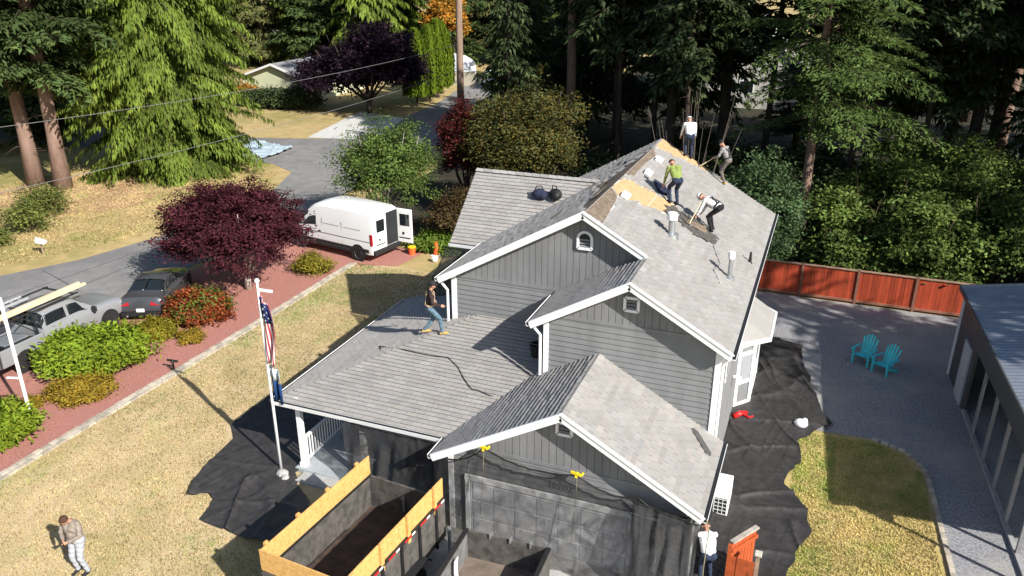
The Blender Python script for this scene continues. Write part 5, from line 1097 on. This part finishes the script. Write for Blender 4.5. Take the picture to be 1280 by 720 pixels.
def clumps(lv, c, rad, ncl, nper, cr, L, W, shell=.75, flat=.5, tlo=.6, thi=1.35, colfn=None, zmin=None, warm=.12):
    c = np.array(c); rad = np.array(rad); d = unit(rn(ncl)); d[:, 2] = np.where(d[:, 2] < -.35, -d[:, 2]*.5, d[:, 2])
    r_ = RNG.uniform(shell**3, 1, ncl)**(1/3)*RNG.uniform(.76, 1.16, ncl)
    for i in range(ncl):
        cc = c+d[i]*rad*r_[i]; n = int(nper*RNG.uniform(.6, 1.4)); o = rn(n)*cr*RNG.uniform(.7, 1.3)*np.array([1, 1, flat]); P = cc+o
        if zmin is not None: P[:, 2] = np.maximum(P[:, 2], zmin+RNG.uniform(0, .12, n))
        g = RNG.uniform(tlo, thi); C = tint(n, g*.8, g*1.2, warm)
        if colfn is not None: C = C*colfn(cc, n)
        out = unit(d[i][None, :]*.8+np.array([0, 0, .5])+rn(n)*.5); D = unit(rn(n)*np.array([1, 1, .5])+d[i]*.5+np.array([0, 0, -.25]))
        lv.add(P, D, out, L*RNG.uniform(.7, 1.3, n), W*RNG.uniform(.7, 1.3, n), C)
def limbs(f, base, top, n, rad, spread, r0, zfrac=(.2, .9), rng=random):
    base = Vector(base)
    for k in range(n):
        a = 2*math.pi*k/n+rng.uniform(-.4, .4); e = Vector((math.cos(a)*rad[0]*spread*rng.uniform(.6, 1), math.sin(a)*rad[1]*spread*rng.uniform(.6, 1), rad[2]*rng.uniform(.2, 1)))
        p = base; q = Vector(top)+e; m = p.lerp(q, .45)+Vector((e.x*.15, e.y*.15, -.1)); f.tube([p, m, q], [r0, r0*.6, r0*.2], 7)
        for j in range(2): t = m.lerp(q, rng.uniform(.2, .7)); f.tube([t, t+Vector((rng.uniform(-1, 1), rng.uniform(-1, 1), rng.uniform(.1, .8)))*rad[0]*.3], [r0*.3, r0*.1], 5)
def shrub(name, lb, loc, rad, m, ncl, nper, cr, L, W, cat='shrub', group=None, rot=0., **k):
    t = thing(name, lb, cat, loc, 0, group); lv = Leaves(); clumps(lv, (loc[0], loc[1], rad[2]*.42), (rad[0], rad[1], rad[2]*.58), ncl, nper, cr, L, W, zmin=.03, **k)
    clumps(lv, (loc[0], loc[1], rad[2]*.3), (rad[0]*.8, rad[1]*.8, rad[2]*.5), ncl//3, nper, cr, L, W, zmin=.03, **{**k, 'shell': .2})
    if rot:
        for a in (lv.P, lv.D, lv.N):
            for i in range(len(a)):
                v = a[i]-(np.array([loc[0], loc[1], 0]) if a is lv.P else 0); c, s_ = math.cos(rot), math.sin(rot); a[i] = np.stack([v[:, 0]*c-v[:, 1]*s_, v[:, 0]*s_+v[:, 1]*c, v[:, 2]], 1)+(np.array([loc[0], loc[1], 0]) if a is lv.P else 0)
    lv.build('foliage', m, t); f = MB(); limbs(f, (loc[0], loc[1], 0), (loc[0], loc[1], rad[2]*.4), 6, (rad[0], rad[1], rad[2]*.4), .6, .03+.01*rad[0]); f.build('stems', M_twig, t)['kind'] = 'stuff'; return t
def broadleaf(name, lb, loc, c, rad, m, ncl, nper, cr, L, W, bark=M_barkd, r0=.15, nl=7, cat='tree', group=None, inner=True, lobes=0, **k):
    t = thing(name, lb, cat, loc, 0, group); lv = Leaves()
    if lobes:
        for q in range(lobes):
            d = unit(rn(1))[0]*np.array(rad)*.5; d[2] = abs(d[2])*1.1-rad[2]*.25 if q else rad[2]*.45; w = RNG.uniform(.42, .66); clumps(lv, np.array(c)+d, tuple(x*w for x in rad), int(ncl/lobes*1.25), nper, cr, L, W, **k)
    else: clumps(lv, c, rad, ncl, nper, cr, L, W, **k)
    if inner: clumps(lv, c, tuple(x*.7 for x in rad), ncl//3, nper, cr, L, W, **{**k, 'shell': .2})
    lv.build('crown', m, t); f = MB(); x, y = loc[:2]
    f.tube([(x, y, -.05), (x+.03, y, c[2]*.3), (c[0]*.3+x*.7, c[1]*.3+y*.7, c[2]*.6)], [r0*1.25, r0, r0*.8], 10); f.build('trunk', bark, t, smooth=True)
    f = MB(); limbs(f, (x, y, c[2]*.25), (c[0], c[1], c[2]*.85), nl, rad, .75, r0*.6); f.build('limbs', bark, t, smooth=True)['kind'] = 'stuff'; return t
def lobe_shrub(name, lb, loc, rad, m, ncl, nper, cr, L, W, cat='tree', group=None, **k):
    t = thing(name, lb, cat, loc, 0, group); lv = Leaves(); nl = 9
    for q in range(nl):
        w = RNG.uniform(.3, .55); a = RNG.uniform(0, 6.28); z = rad[2]*(.25+.62*q/nl); rr2 = rad[0]*.65*(1-.4*q/nl); clumps(lv, (loc[0]+math.cos(a)*rr2, loc[1]+math.sin(a)*rr2, z), (rad[0]*w, rad[1]*w, rad[2]*.2), ncl//nl, nper, cr, L, W, zmin=.03, **k)
    lv.build('crown', m, t); f = MB(); limbs(f, (loc[0], loc[1], 0), (loc[0], loc[1], rad[2]*.5), 8, (rad[0], rad[1], rad[2]*.45), .7, .06); f.build('stems', M_twig, t)['kind'] = 'stuff'; return t
# --- conifers (local coordinates, shared meshes)
def conifer_mesh(h_, z0, rb, per_m, style, zdet=15., seed=0, power=.8, L=.34, W=.1, sparse=1., dead=0, side=None):
    rg = np.random.default_rng(seed); lv = Leaves(); br = MB(); z = z0
    while z < h_-.3:
        fr = (z-z0)/(h_-z0); hi = z > zdet; n_b = 1 if not hi else 1
        for _ in range(n_b):
            az = rg.uniform(0, 2*math.pi); ln = max(.35, rb*(1-fr)**power*rg.uniform(.55, 1.08)*(min(1, .55+fr*6) if style != 'cedar' else 1)); dirv = np.array([math.cos(az), math.sin(az), 0]); lat = np.array([-dirv[1], dirv[0], 0]); el = .25 if style == 'cedar' else rg.uniform(-.05, .25); dr = {'cedar': .55, 'fir': .28, 'hem': .4}[style]*rg.uniform(.7, 1.3)
            if side is not None and rg.uniform() > .35+.65*max(0, dirv@np.array(side)): continue
            def bp(t): return np.array([0, 0, z])+dirv*ln*t+np.array([0, 0, ln*(el*t-dr*t*t)])
            br.tube([bp(t) for t in (0, .35, .7, 1.)], [.02+.012*ln, .015+.008*ln, .012, .005], 4, cap=False)
            step = (.26 if not hi else .8)/sparse; k = max(2, int(ln*.85/step))
            bt_ = rg.uniform(.65, 1.3)
            for i in range(k):
                t = .15+.85*(i+rg.uniform(0, 1))/k; p = bp(t); tw = (.12+.30*ln*(1-t)**.7) if style != 'cedar' else .18+.22*ln*(1-t)
                m_ = max(2, int(tw*2/((.13 if not hi else .4)/sparse))); s_ = rg.uniform(-1, 1, m_); P = p+lat*(s_*tw)[:, None]-dirv*(np.abs(s_)*tw*-.35)[:, None]+rg.normal(size=(m_, 3))*np.array([.05, .05, .05]); P[:, 2] -= np.abs(s_)**1.5*tw*(.25 if style != 'cedar' else .5)
                if style == 'cedar': D = np.array([0, 0, -1.])+dirv*.35+lat*(s_*.25)[:, None]+rg.normal(size=(m_, 3))*.18; N = dirv*1.+lat*(s_*.6)[:, None]+np.array([0, 0, .5])+rg.normal(size=(m_, 3))*.45
                else: D = dirv*.75+lat*(np.sign(s_)*.75)[:, None]+np.array([0, 0, -.25 if style == 'fir' else -.55])+rg.normal(size=(m_, 3))*.3; N = np.array([0, 0, 1.])+dirv*.3+rg.normal(size=(m_, 3))*.4
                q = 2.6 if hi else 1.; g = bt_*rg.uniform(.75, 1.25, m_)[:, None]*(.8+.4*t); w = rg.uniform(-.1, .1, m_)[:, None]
                lv.add(P, D, N, L*q*rg.uniform(.7, 1.35, m_), W*q*rg.uniform(.7, 1.3, m_), np.concatenate([g*(1+w), g, g*(1-w)], 1))
        z += 1/(per_m if not hi else per_m*.45)
    for _ in range(dead):
        zz = rg.uniform(2., max(3., z0+2)); az = rg.uniform(0, 6.28); l_ = rg.uniform(.8, 2.5); br.tube([(0, 0, zz), (math.cos(az)*l_*.6, math.sin(az)*l_*.6, zz-.1), (math.cos(az)*l_, math.sin(az)*l_, zz-.5)], [.03, .02, .006], 4, cap=False)
    return lv, br
def conifer(name, lb, loc, r0, spec, leafm, barkm, group=None, lean=0.):
    t = thing(name, lb, 'tree', loc, 0, group); lv, br = conifer_mesh(**spec); h_ = spec['h_']
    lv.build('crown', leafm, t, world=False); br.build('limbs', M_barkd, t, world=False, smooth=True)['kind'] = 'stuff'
    n = 9; f = MB(); f.tube([(.12*math.sin(k*1.3)*r0, .12*math.cos(k*1.7)*r0, -.1+h_*k/n) for k in range(n+1)], [r0*1.35]+[r0*(1-.85*k/n)+.02 for k in range(1, n+1)], 14); f.build('trunk', barkm, t, world=False, smooth=True); return t
def again(src, lb, loc, rz_, sc, group=None):
    o = copy_tree(src); o.location = loc; o.rotation_euler = (0, 0, rz_); o.scale = (sc[0], sc[0], sc[1]); o['label'] = lb
    if group: o['group'] = group
    elif 'group' in o: del o['group']
    return o
# front bed
shrub('rhododendron', 'large bright green mounded shrub beside the pickup', (-24.2, 19.1, 0), (1.75, 1.6, 1.32), LM['rhodo'], 210, 85, .2, .22, .075, rot=.35, flat=.6, tlo=.75, thi=1.3)
shrub('shrub', 'low golden heather mound in front of the large green shrub', (-22.75, 17.15, 0), (1.0, .8, .62), LM['gold'], 90, 110, .12, .09, .045, flat=.6, rot=.35)
shrub('shrub', 'yellow green mound behind the large green shrub near the car', (-23.95, 21.75, 0), (.85, .7, .65), LM['gold'], 80, 100, .12, .09, .045, flat=.6, colfn=lambda c, n: np.array([.85, 1.05, .9]))
shrub('shrub', 'smallest golden mound beside the red and green shrub', (-22.35, 21.95, 0), (.48, .45, .42), LM['gold'], 45, 80, .09, .07, .04, flat=.6)
shrub('shrub', 'red and green leaved shrub behind the dark car', (-23.5, 23.75, 0), (1.2, 1.05, 1.2), LM['red'], 150, 80, .16, .16, .07, flat=.7, warm=.25, colfn=lambda c, n: np.array([.65, 2.6, 1.2]) if (c[1] > 24.2 and c[2] > .75) or RNG.uniform() < .28 else np.array([1.25, 1.1, 1.]))
shrub('shrub', 'bright green leafy shrub at the foot of the white post', (-23.15, 14.3, 0), (1.15, .95, .95), LM['rhodo'], 90, 80, .17, .2, .085, flat=.6)
shrub('shrub', 'small yellowish tuft between white post and large shrub', (-23.75, 16.0, 0), (.4, .35, .32), LM['gold'], 25, 60, .08, .08, .04)
shrub('shrub', 'loose yellow green shrub at the right foot of the purple maple', (-22.3, 30.2, 0), (.85, .7, .95), LM['gold'], 50, 70, .18, .12, .05, colfn=lambda c, n: np.array([.8, 1., 1.]))
broadleaf('maple_tree', 'rounded purple leaved maple beside the parked car', (-23.75, 27.25, 0), (-24.4, 27.55, 2.5), (3.1, 3.0, 2.3), LM['maple'], 560, 100, .25, .15, .07, bark=M_barkp, r0=.13, flat=.35, shell=.62, tlo=.5, thi=1.5)
broadleaf('young_tree', 'light green slender tree behind the white van', (-22.3, 37.3, 0), (-22.1, 37.4, 3.15), (2.75, 2.5, 3.3), LM['young'], 300, 66, .28, .16, .08, bark=M_barkp, r0=.08, nl=14, shell=.3, flat=.7, tlo=.6, thi=1.5)
broadleaf('tree', 'bronze green bushy tree behind the back roof wing', (-15.6, 42, 0), (-15.6, 42, 4.4), (3.9, 3.4, 3.7), LM['brown'], 430, 75, .3, .2, .08, r0=.2, lobes=9, shell=.5, flat=.8, tlo=.45, thi=1.5, warm=.3)
broadleaf('tree', 'dark red shrubby tree between the young green tree and bronze tree', (-19.6, 42.3, 0), (-19.5, 42.2, 3.6), (2.0, 2.0, 3.1), LM['red'], 170, 80, .28, .18, .08, r0=.12, lobes=5, shell=.5, flat=.8, tlo=.3, thi=1.2, colfn=lambda c, n: np.array([.5, .36, .72]))
shrub('shrub', 'brownish twiggy shrub against the back wing of the house', (-17.4, 37.6, 0), (1.9, 1.5, 2.7), LM['brown'], 130, 70, .28, .16, .07, colfn=lambda c, n: np.array([1.1, .8, 1.2]), tlo=.5, thi=1.3)
lv = Leaves(); 
for k in range(130): clumps(lv, (RNG.uniform(-19.6, -15.6), RNG.uniform(34.6, 37.2), .2), (.3, .3, .3), 4, 28, .12, .16, .1, tlo=.8, thi=1.2, zmin=.02)
tag(lv.build('ivy', LM['ivy'], None), 'bright green ivy on the ground between van and house', 'ivy', kind='stuff')
for k, (x, y, r_, h_) in enumerate(((-40.6, 29.6, 1.0, 1.7), (-42.6, 32.4, 1.3, 1.8), (-40.4, 27.2, .6, .7))): shrub('shrub', ['loose yellow green shrub at the left edge across the street', 'pale green shrub behind the loose one at the left edge', 'small low shrub at the left edge near the mailbox'][k], (x, y, 0), (r_, r_, h_), LM['hem'], 60, 36, .28, .2, .07, colfn=lambda c, n: np.array([1.15, 1.25, .9]), flat=.6)
# left: firs, cedar
fl_ = conifer('fir_tree', 'thick trunked fir at the left edge, left of the pair', (-49.2, 37.2, 0), .45, dict(h_=32, z0=6.5, rb=6.8, per_m=8, style='fir', zdet=16, seed=3, L=.5, W=.17, dead=6), LM['fir'], M_bark)
again(fl_, 'thick trunked fir at the left edge, right of the pair', (-46.7, 37.3, 0), 2.1, (1., 1.05))
conifer('cedar_tree', 'bright green drooping cedar across the street', (-43.9, 44.4, 0), .55, dict(h_=28, z0=.7, rb=7.1, per_m=34, style='cedar', zdet=15, seed=5, L=.43, W=.115, power=.25, sparse=1.35), LM['cedar'], M_bark)
# background kinds
hemp = conifer('hemlock_tree', 'yellow green feathery hemlock behind the pale green house', (-77, 98, 0), .5, dict(h_=26, z0=.8, rb=6.5, per_m=8, style='hem', zdet=18, seed=8, L=.7, W=.2), LM['hem'], M_bark, 'trees behind the far houses')
firp = conifer('fir_tree', 'blue green fir between the far hemlock and the bright fir', (-69.5, 97, 0), .5, dict(h_=28, z0=1., rb=5.5, per_m=8, style='fir', zdet=18, seed=9, L=.65, W=.24), LM['fir'], M_barkd, 'trees behind the far houses')
cedp = conifer('cedar_tree', 'bright green cedar towering behind the purple tree', (-59, 97, 0), .5, dict(h_=28, z0=1.5, rb=7, per_m=10, style='cedar', zdet=18, seed=10, L=.8, W=.28, power=.6), LM['cedar'], M_barkd, 'trees behind the far houses')
broadleaf('plum_tree', 'nearly black purple plum tree at the far corner', (-42.6, 69.5, 0), (-43.2, 69.8, 4.3), (6.2, 5.4, 4.3), LM['plum'], 440, 75, .45, .34, .2, r0=.25, lobes=8, shell=.6, flat=.7)
for k, (x, y, h_) in enumerate(((-40.1, 74.9, 7.4), (-40.0, 77.6, 7.6), (-40.5, 80.6, 8.), (-41.3, 83.3, 7.6))):
    t = thing('arborvitae', ['nearest', 'second', 'third', 'farthest'][k]+' bright green columnar evergreen of the row beyond the corner', 'tree', (x, y, 0), 0, 'columnar evergreens beyond the corner'); lv = Leaves(); n = 9000
    zz = RNG.uniform(.1, 1, n)**.9; a = RNG.uniform(0, 6.283, n); rr_ = 1.25*np.minimum(1, (1.02-zz)*2.2)**.6*(.85+.2*np.sin(a*7+k)+RNG.normal(size=n)*.06); P = np.stack([x+rr_*np.cos(a), y+rr_*np.sin(a), zz*h_], 1); O = np.stack([np.cos(a), np.sin(a), a*0+.2], 1)
    lv.add(P, O*.3+np.array([0, 0, 1.])+rn(n)*.2, O+rn(n)*.3, .42*RNG.uniform(.7, 1.3, n), .14, tint(n, .7, 1.25)); lv.build('crown', LM['hedge'], t); MB().tube([(x, y, 0), (x, y, h_*.8)], [.12, .03], 7).build('trunk', M_barkd, t)
broadleaf('tree', 'small orange leaved tree beyond the covered boat', (-48.2, 99, 0), (-48.2, 99, 6.6), (2.6, 2.4, 3.2), LM['orange'], 90, 60, .45, .4, .25, r0=.15, warm=.3)
for k, (x, y, r_, h_) in enumerate(((-55.8, 69.2, 1.6, 1.5), (-52.9, 68.6, 1.9, 1.9), (-50.2, 69.0, 1.8, 2.2))): shrub('shrub', ['dark round bush left of the row before the pale green house', 'dark round bush in the middle of the row before the pale green house', 'dark bush nearest the purple tree before the pale green house'][k], (x, y, 0), (r_, r_*.8, h_), LM['dark'], 90, 60, .35, .3, .16, group='bushes before the pale green house')
shrub('shrub', 'yellow orange bush at the corner of the pale green house', (-59.3, 71.6, 0), (1.3, 1.1, 1.7), LM['orange'], 40, 50, .3, .25, .14)
# forest on the right
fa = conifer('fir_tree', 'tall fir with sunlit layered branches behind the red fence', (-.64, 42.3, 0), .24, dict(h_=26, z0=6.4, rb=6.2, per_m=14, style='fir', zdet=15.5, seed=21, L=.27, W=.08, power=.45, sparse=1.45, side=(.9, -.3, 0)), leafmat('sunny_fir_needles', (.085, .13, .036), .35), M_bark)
fb = conifer('fir_tree', 'tall fir trunk rising between bronze tree and dark forest', (-17.4, 55.6, 0), .37, dict(h_=34, z0=12.2, rb=5., per_m=7, style='fir', zdet=17, seed=22, L=.5, W=.2), LM['dark'], M_bark)
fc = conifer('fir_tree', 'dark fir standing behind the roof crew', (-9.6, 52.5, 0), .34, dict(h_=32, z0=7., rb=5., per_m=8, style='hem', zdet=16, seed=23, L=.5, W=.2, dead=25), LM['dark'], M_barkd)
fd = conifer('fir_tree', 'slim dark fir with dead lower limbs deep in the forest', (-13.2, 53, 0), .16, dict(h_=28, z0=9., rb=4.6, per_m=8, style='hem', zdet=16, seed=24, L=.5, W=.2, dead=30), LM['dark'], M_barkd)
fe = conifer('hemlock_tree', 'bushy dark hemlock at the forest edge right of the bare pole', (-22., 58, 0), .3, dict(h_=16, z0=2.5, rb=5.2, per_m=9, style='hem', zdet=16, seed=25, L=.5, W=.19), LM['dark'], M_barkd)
G_ = 'dark firs of the forest'; gl_ = 'dark fir in the shaded forest behind the house and fence'
rr_ = random.Random(11)
# (source, x, y, girth scale, height scale)
spots = [(fc, -6.5, 55, 1., 1.), (fd, -3.8, 57, 1.3, 1.), (fc, 2.6, 54, 1., 1.), (fc, 7.9, 52.5, 1.1, 1.), (fd, 9.1, 54.2, 1.5, 1.), (fd, -11.6, 57, 1., 1.), (fd, -14.8, 58.5, 1.2, 1.), (fd, -8.1, 49.5, .9, 1.), (fe, 12.5, 50, 1., 1.7), (fe, 5., 60, 1., 1.7), (fe, -10, 64, 1., 1.3), (fe, -2.2, 68, .9, .62), (fe, -16.5, 66, 1., 1.1), (fe, 16, 56, 1., 1.7), (fc, 14, 47, 1., 1.), (fb, 11, 62, 1., 1.), (fb, 19, 49, 1., 1.), (fe, 22, 62, 1.1, 1.7), (fe, 9, 70, 1., 1.7), (fe, -21, 72, 1.1, 1.), (fe, -19.5, 63, 1., 1.), (fe, -26, 84, 1.1, 1.), (fe, -14, 98, 1.2, 1.5), (fe, 3, 100, 1.2, 1.7), (fe, 12, 86, 1.2, 1.7), (fe, -20.5, 51.5, .8, .95), (fd, 1.5, 49.5, 1.2, 1.), (fd, 5.2, 50.5, 1., 1.), (fb, 24, 44, 1., 1.), (fe, 30, 50, 1., 1.7), (fe, -30, 94, 1.1, 1.), (fe, -24.2, 66, .9, .9), (fe, 21, 74, 1.2, 1.7), (fe, -28, 108, 1.2, 1.3)]
rows = []
for s_, x, y, sc, sz in spots:
    rows.append((again(s_, 'x', (x, y, 0), rr_.uniform(0, 6.28), (sc*rr_.uniform(.9, 1.1), sz*rr_.uniform(.93, 1.07)), G_), x, y))
ORD = 'first second third fourth fifth sixth seventh eighth ninth tenth eleventh twelfth thirteenth fourteenth fifteenth sixteenth seventeenth eighteenth'.split()
for nm, lo, hi in (('front', 0, 53.5), ('middle', 53.5, 61), ('rear', 61, 71), ('farthest', 71, 999)):
    rw = sorted([r_ for r_ in rows if lo <= r_[2] < hi], key=lambda r_: math.atan2(r_[1], r_[2]))
    for i, r_ in enumerate(rw): r_[0]['label'] = ORD[i]+' from the left in the '+nm+' row of dark forest firs'
far_ = []
for s_, x, y, sc in ((firp, -88, 92, 1.), (hemp, -100, 100, 1.1), (cedp, -84, 118, 1.1), (firp, -74, 112, 1.15), (firp, -66, 108, 1.1), (cedp, -66, 116, 1.1), (firp, -52, 108, 1.2), (hemp, -47, 116, 1.1), (firp, -44, 122, 1.2), (cedp, -38, 112, 1.), (firp, -36, 124, 1.2), (firp, -56, 126, 1.2), (hemp, -92, 128, 1.2), (firp, -104, 84, 1.), (firp, -80, 70, 1.), (firp, -72, 60, 1.05), (firp, -66, 52, 1.), (firp, -74, 48, 1.1), (firp, -84, 58, 1.1), (firp, -62, 60, 1.), (firp, -58.5, 47, .9), (firp, -64, 42, 1.), (firp, -116, 110, 1.2), (cedp, -96, 112, 1.1), (firp, -86, 104, 1.1)):
    far_.append((again(s_, 'x', (x, y, 0), rr_.uniform(0, 6.28), (sc, sc), 'far background trees'), s_.name.split('_')[0].split('.')[0], x, y))
for kd, nm in (('fir', 'dark green fir'), ('hemlock', 'feathery hemlock'), ('cedar', 'bright cedar')):
    for near in (True, False):
        rw = sorted([r_ for r_ in far_ if r_[1] == kd and (r_[3] < 75) == near], key=lambda r_: math.atan2(r_[2], r_[3]))
        for i, r_ in enumerate(rw): r_[0]['label'] = ORD[i]+' '+nm+' from the left '+('behind the bright cedar and left firs' if near else 'in the far wall of background trees')
# trees out to the right that shade yard, fence and forest
for i, (s_, x, y, sc, sz) in enumerate(((fe, 20, 19.4, 1.1, 1.22), (fe, 21, 22.2, 1.1, 1.25), (fe, 19.5, 25., 1.1, 1.2), (fe, 22, 27.5, .8, .8), (fe, 18.8, 30., .7, .55), (fe, 25, 31, 1., 1.1), (fc, 19, 34, .8, .7), (fe, 31, 36, .9, 1.2), (fc, 26, 38, .9, .8), (fe, 37, 30, .9, 1.2), (fb, 15, 41.5, 1., 1.), (fe, 24, 24.5, 1., 1.05))):
    again(s_, ORD[i]+' fir of the stand right of the metal shed, counted from the front', (x, y, 0), rr_.uniform(0, 6.28), (sc, sz), 'firs right of the metal shed')
# understory behind the fence
vs_ = [(1.6, 38.6, 2.3, 4.2), (4.6, 38.4, 2.4, 4.6), (7.6, 38.9, 2.5, 4.8), (10.6, 38.6, 2.5, 5.), (3., 42., 2.7, 5.4), (6.6, 42.2, 2.8, 6.3), (10.2, 42.4, 2.8, 6.6), (13.5, 41, 2.8, 6.4), (4.8, 45.8, 2.7, 6.2)]
for k, (x, y, r_, h_) in enumerate(vs_): lobe_shrub('vine_maple', ['first', 'second', 'third', 'fourth', 'first', 'second', 'third', 'fourth', 'rearmost'][k]+(' leafy vine maple from the left directly behind the red fence' if k < 4 else ' leafy vine maple from the left in the taller back row behind the fence'), (x, y, 0), (r_, r_, h_), LM['vine'], 280, 52, .3, .2, .12, cat='tree', group='vine maples behind the fence', flat=.4, tlo=.22, thi=1.55, shell=.5)
shrub('tree', 'blue green leafy tree behind the right rear corner of the house', (-2.3, 37.9, 0), (1.75, 1.6, 5.6), LM['blue'], 230, 70, .28, .17, .09, cat='tree', flat=.7, tlo=.5, thi=1.4)
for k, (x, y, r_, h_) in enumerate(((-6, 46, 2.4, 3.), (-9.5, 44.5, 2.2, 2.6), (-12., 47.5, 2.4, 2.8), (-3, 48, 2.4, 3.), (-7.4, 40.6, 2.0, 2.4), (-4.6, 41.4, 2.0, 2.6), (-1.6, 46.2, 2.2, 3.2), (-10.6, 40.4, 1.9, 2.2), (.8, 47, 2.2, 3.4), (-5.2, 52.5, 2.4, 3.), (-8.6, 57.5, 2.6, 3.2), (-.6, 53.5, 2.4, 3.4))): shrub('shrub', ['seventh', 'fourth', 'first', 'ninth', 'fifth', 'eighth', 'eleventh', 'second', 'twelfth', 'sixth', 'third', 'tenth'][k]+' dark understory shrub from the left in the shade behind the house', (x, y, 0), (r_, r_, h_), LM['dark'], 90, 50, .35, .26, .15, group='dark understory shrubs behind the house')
bs = thing('bare_shrub', 'bare stemmed shrub with long upright sticks behind the rear roof edge', 'shrub', (-5.4, 34.8, 0)); f = MB(); r2 = random.Random(3)
for k in range(18):
    a = r2.uniform(0, 6.28); sp2 = r2.uniform(.5, 2.3); h_ = r2.uniform(6.0, 9.3); p = Vector((-5.4+.35*math.cos(a), 34.8+.3*math.sin(a), 0)); q = Vector((-5.2+sp2*math.cos(a)*1.1, 34.8+sp2*math.sin(a)*.6, h_)); f.tube([p, p.lerp(q, .5)+Vector((r2.uniform(-.2, .2), 0, .4)), q], [.024, .016, .006], 5, cap=False)
f.build('stems', mat('grey_twig', (.16, .135, .11), .9, .2), bs)

# grass blades on the lawns
def blades(name, lb, polys, dens, m, L, keepout=(), mask=None):
    lv = Leaves()
    for poly in polys:
        xs = [p[0] for p in poly]; ys = [p[1] for p in poly]; A = (max(xs)-min(xs))*(max(ys)-min(ys)); n = int(A*dens); X = RNG.uniform(min(xs), max(xs), n); Y = RNG.uniform(min(ys), max(ys), n)
        ok = np.array([inside((a, b), poly) and not any(inside((a, b), q) for q in keepout) for a, b in zip(X, Y)]); X = X[ok]; Y = Y[ok]; n = len(X)
        g = np.array([vnoise(a*.8, b*.8, 31)*.6+vnoise(a*3, b*3, 33)*.4 for a, b in zip(X, Y)]); gm = np.clip((g-.5+(mask(X, Y) if mask else 0))*3, 0, 1)[:, None]; C = tint(n, .84, 1.16, .06)*np.array([.62+.42*vnoise(a*.5+b*.25, b*.45, 41)+.36*vnoise(a*1.7-b*.6, b*1.5, 43) for a, b in zip(X, Y)])[:, None]*((1-gm)*np.array([1., 1., 1.])+gm*np.array([.5, .8, .4]))
        lv.add(np.stack([X, Y, X*0+.004], 1), np.stack([RNG.normal(size=n)*.8, RNG.normal(size=n)*.8, np.ones(n)], 1), rn(n)+np.array([0, 0, .6]), L*RNG.uniform(.5, 1.5, n), L*.45, C)
    return tag(lv.build(name, m, None), lb, 'grass', kind='stuff')
blades('grass', 'dry straw coloured grass of the front lawn', [[(-20.9, 8), (-20.9, 32), (-13.3, 32), (-13.3, 15.5), (-10.2, 15.5), (-10.2, 8)]], 420, leafmat('dry_blades', (.46, .365, .2), .25), .06, [[(-16.75, 20.3), (-16.75, 17.3), (-16.1, 16.7), (-15.85, 15.2), (-15.3, 13.8), (-14.9, 14.3), (-14.45, 14.0), (-14.3, 13.2), (-11.1, 12.9), (-11, 16), (-13, 25), (-14.9, 25), (-15.7, 20.3)]], lambda x, y: np.where(x < -19.9, .12, -.06)+np.where(y > 25, .1, 0))
blades('grass', 'green and straw grass of the side lawn', [[(.3, 12), (.5, 23.8), (2.6, 24.0), (3.5, 23.6), (3.95, 22.7), (4.1, 20), (4.3, 12)]], 900, leafmat('green_blades', (.56, .45, .19), .25), .06, (), lambda x, y: np.where(x < 1.6, .3, 0)+np.where(y > 20.5, .18, -.15))
blades('grass', 'dry grass of the verge across the street', [[(-52, 26), (-37, 25), (-34, 32), (-33.5, 41), (-36, 46), (-50, 46)]], 70, leafmat('verge_blades', (.5, .39, .19), .25), .11)
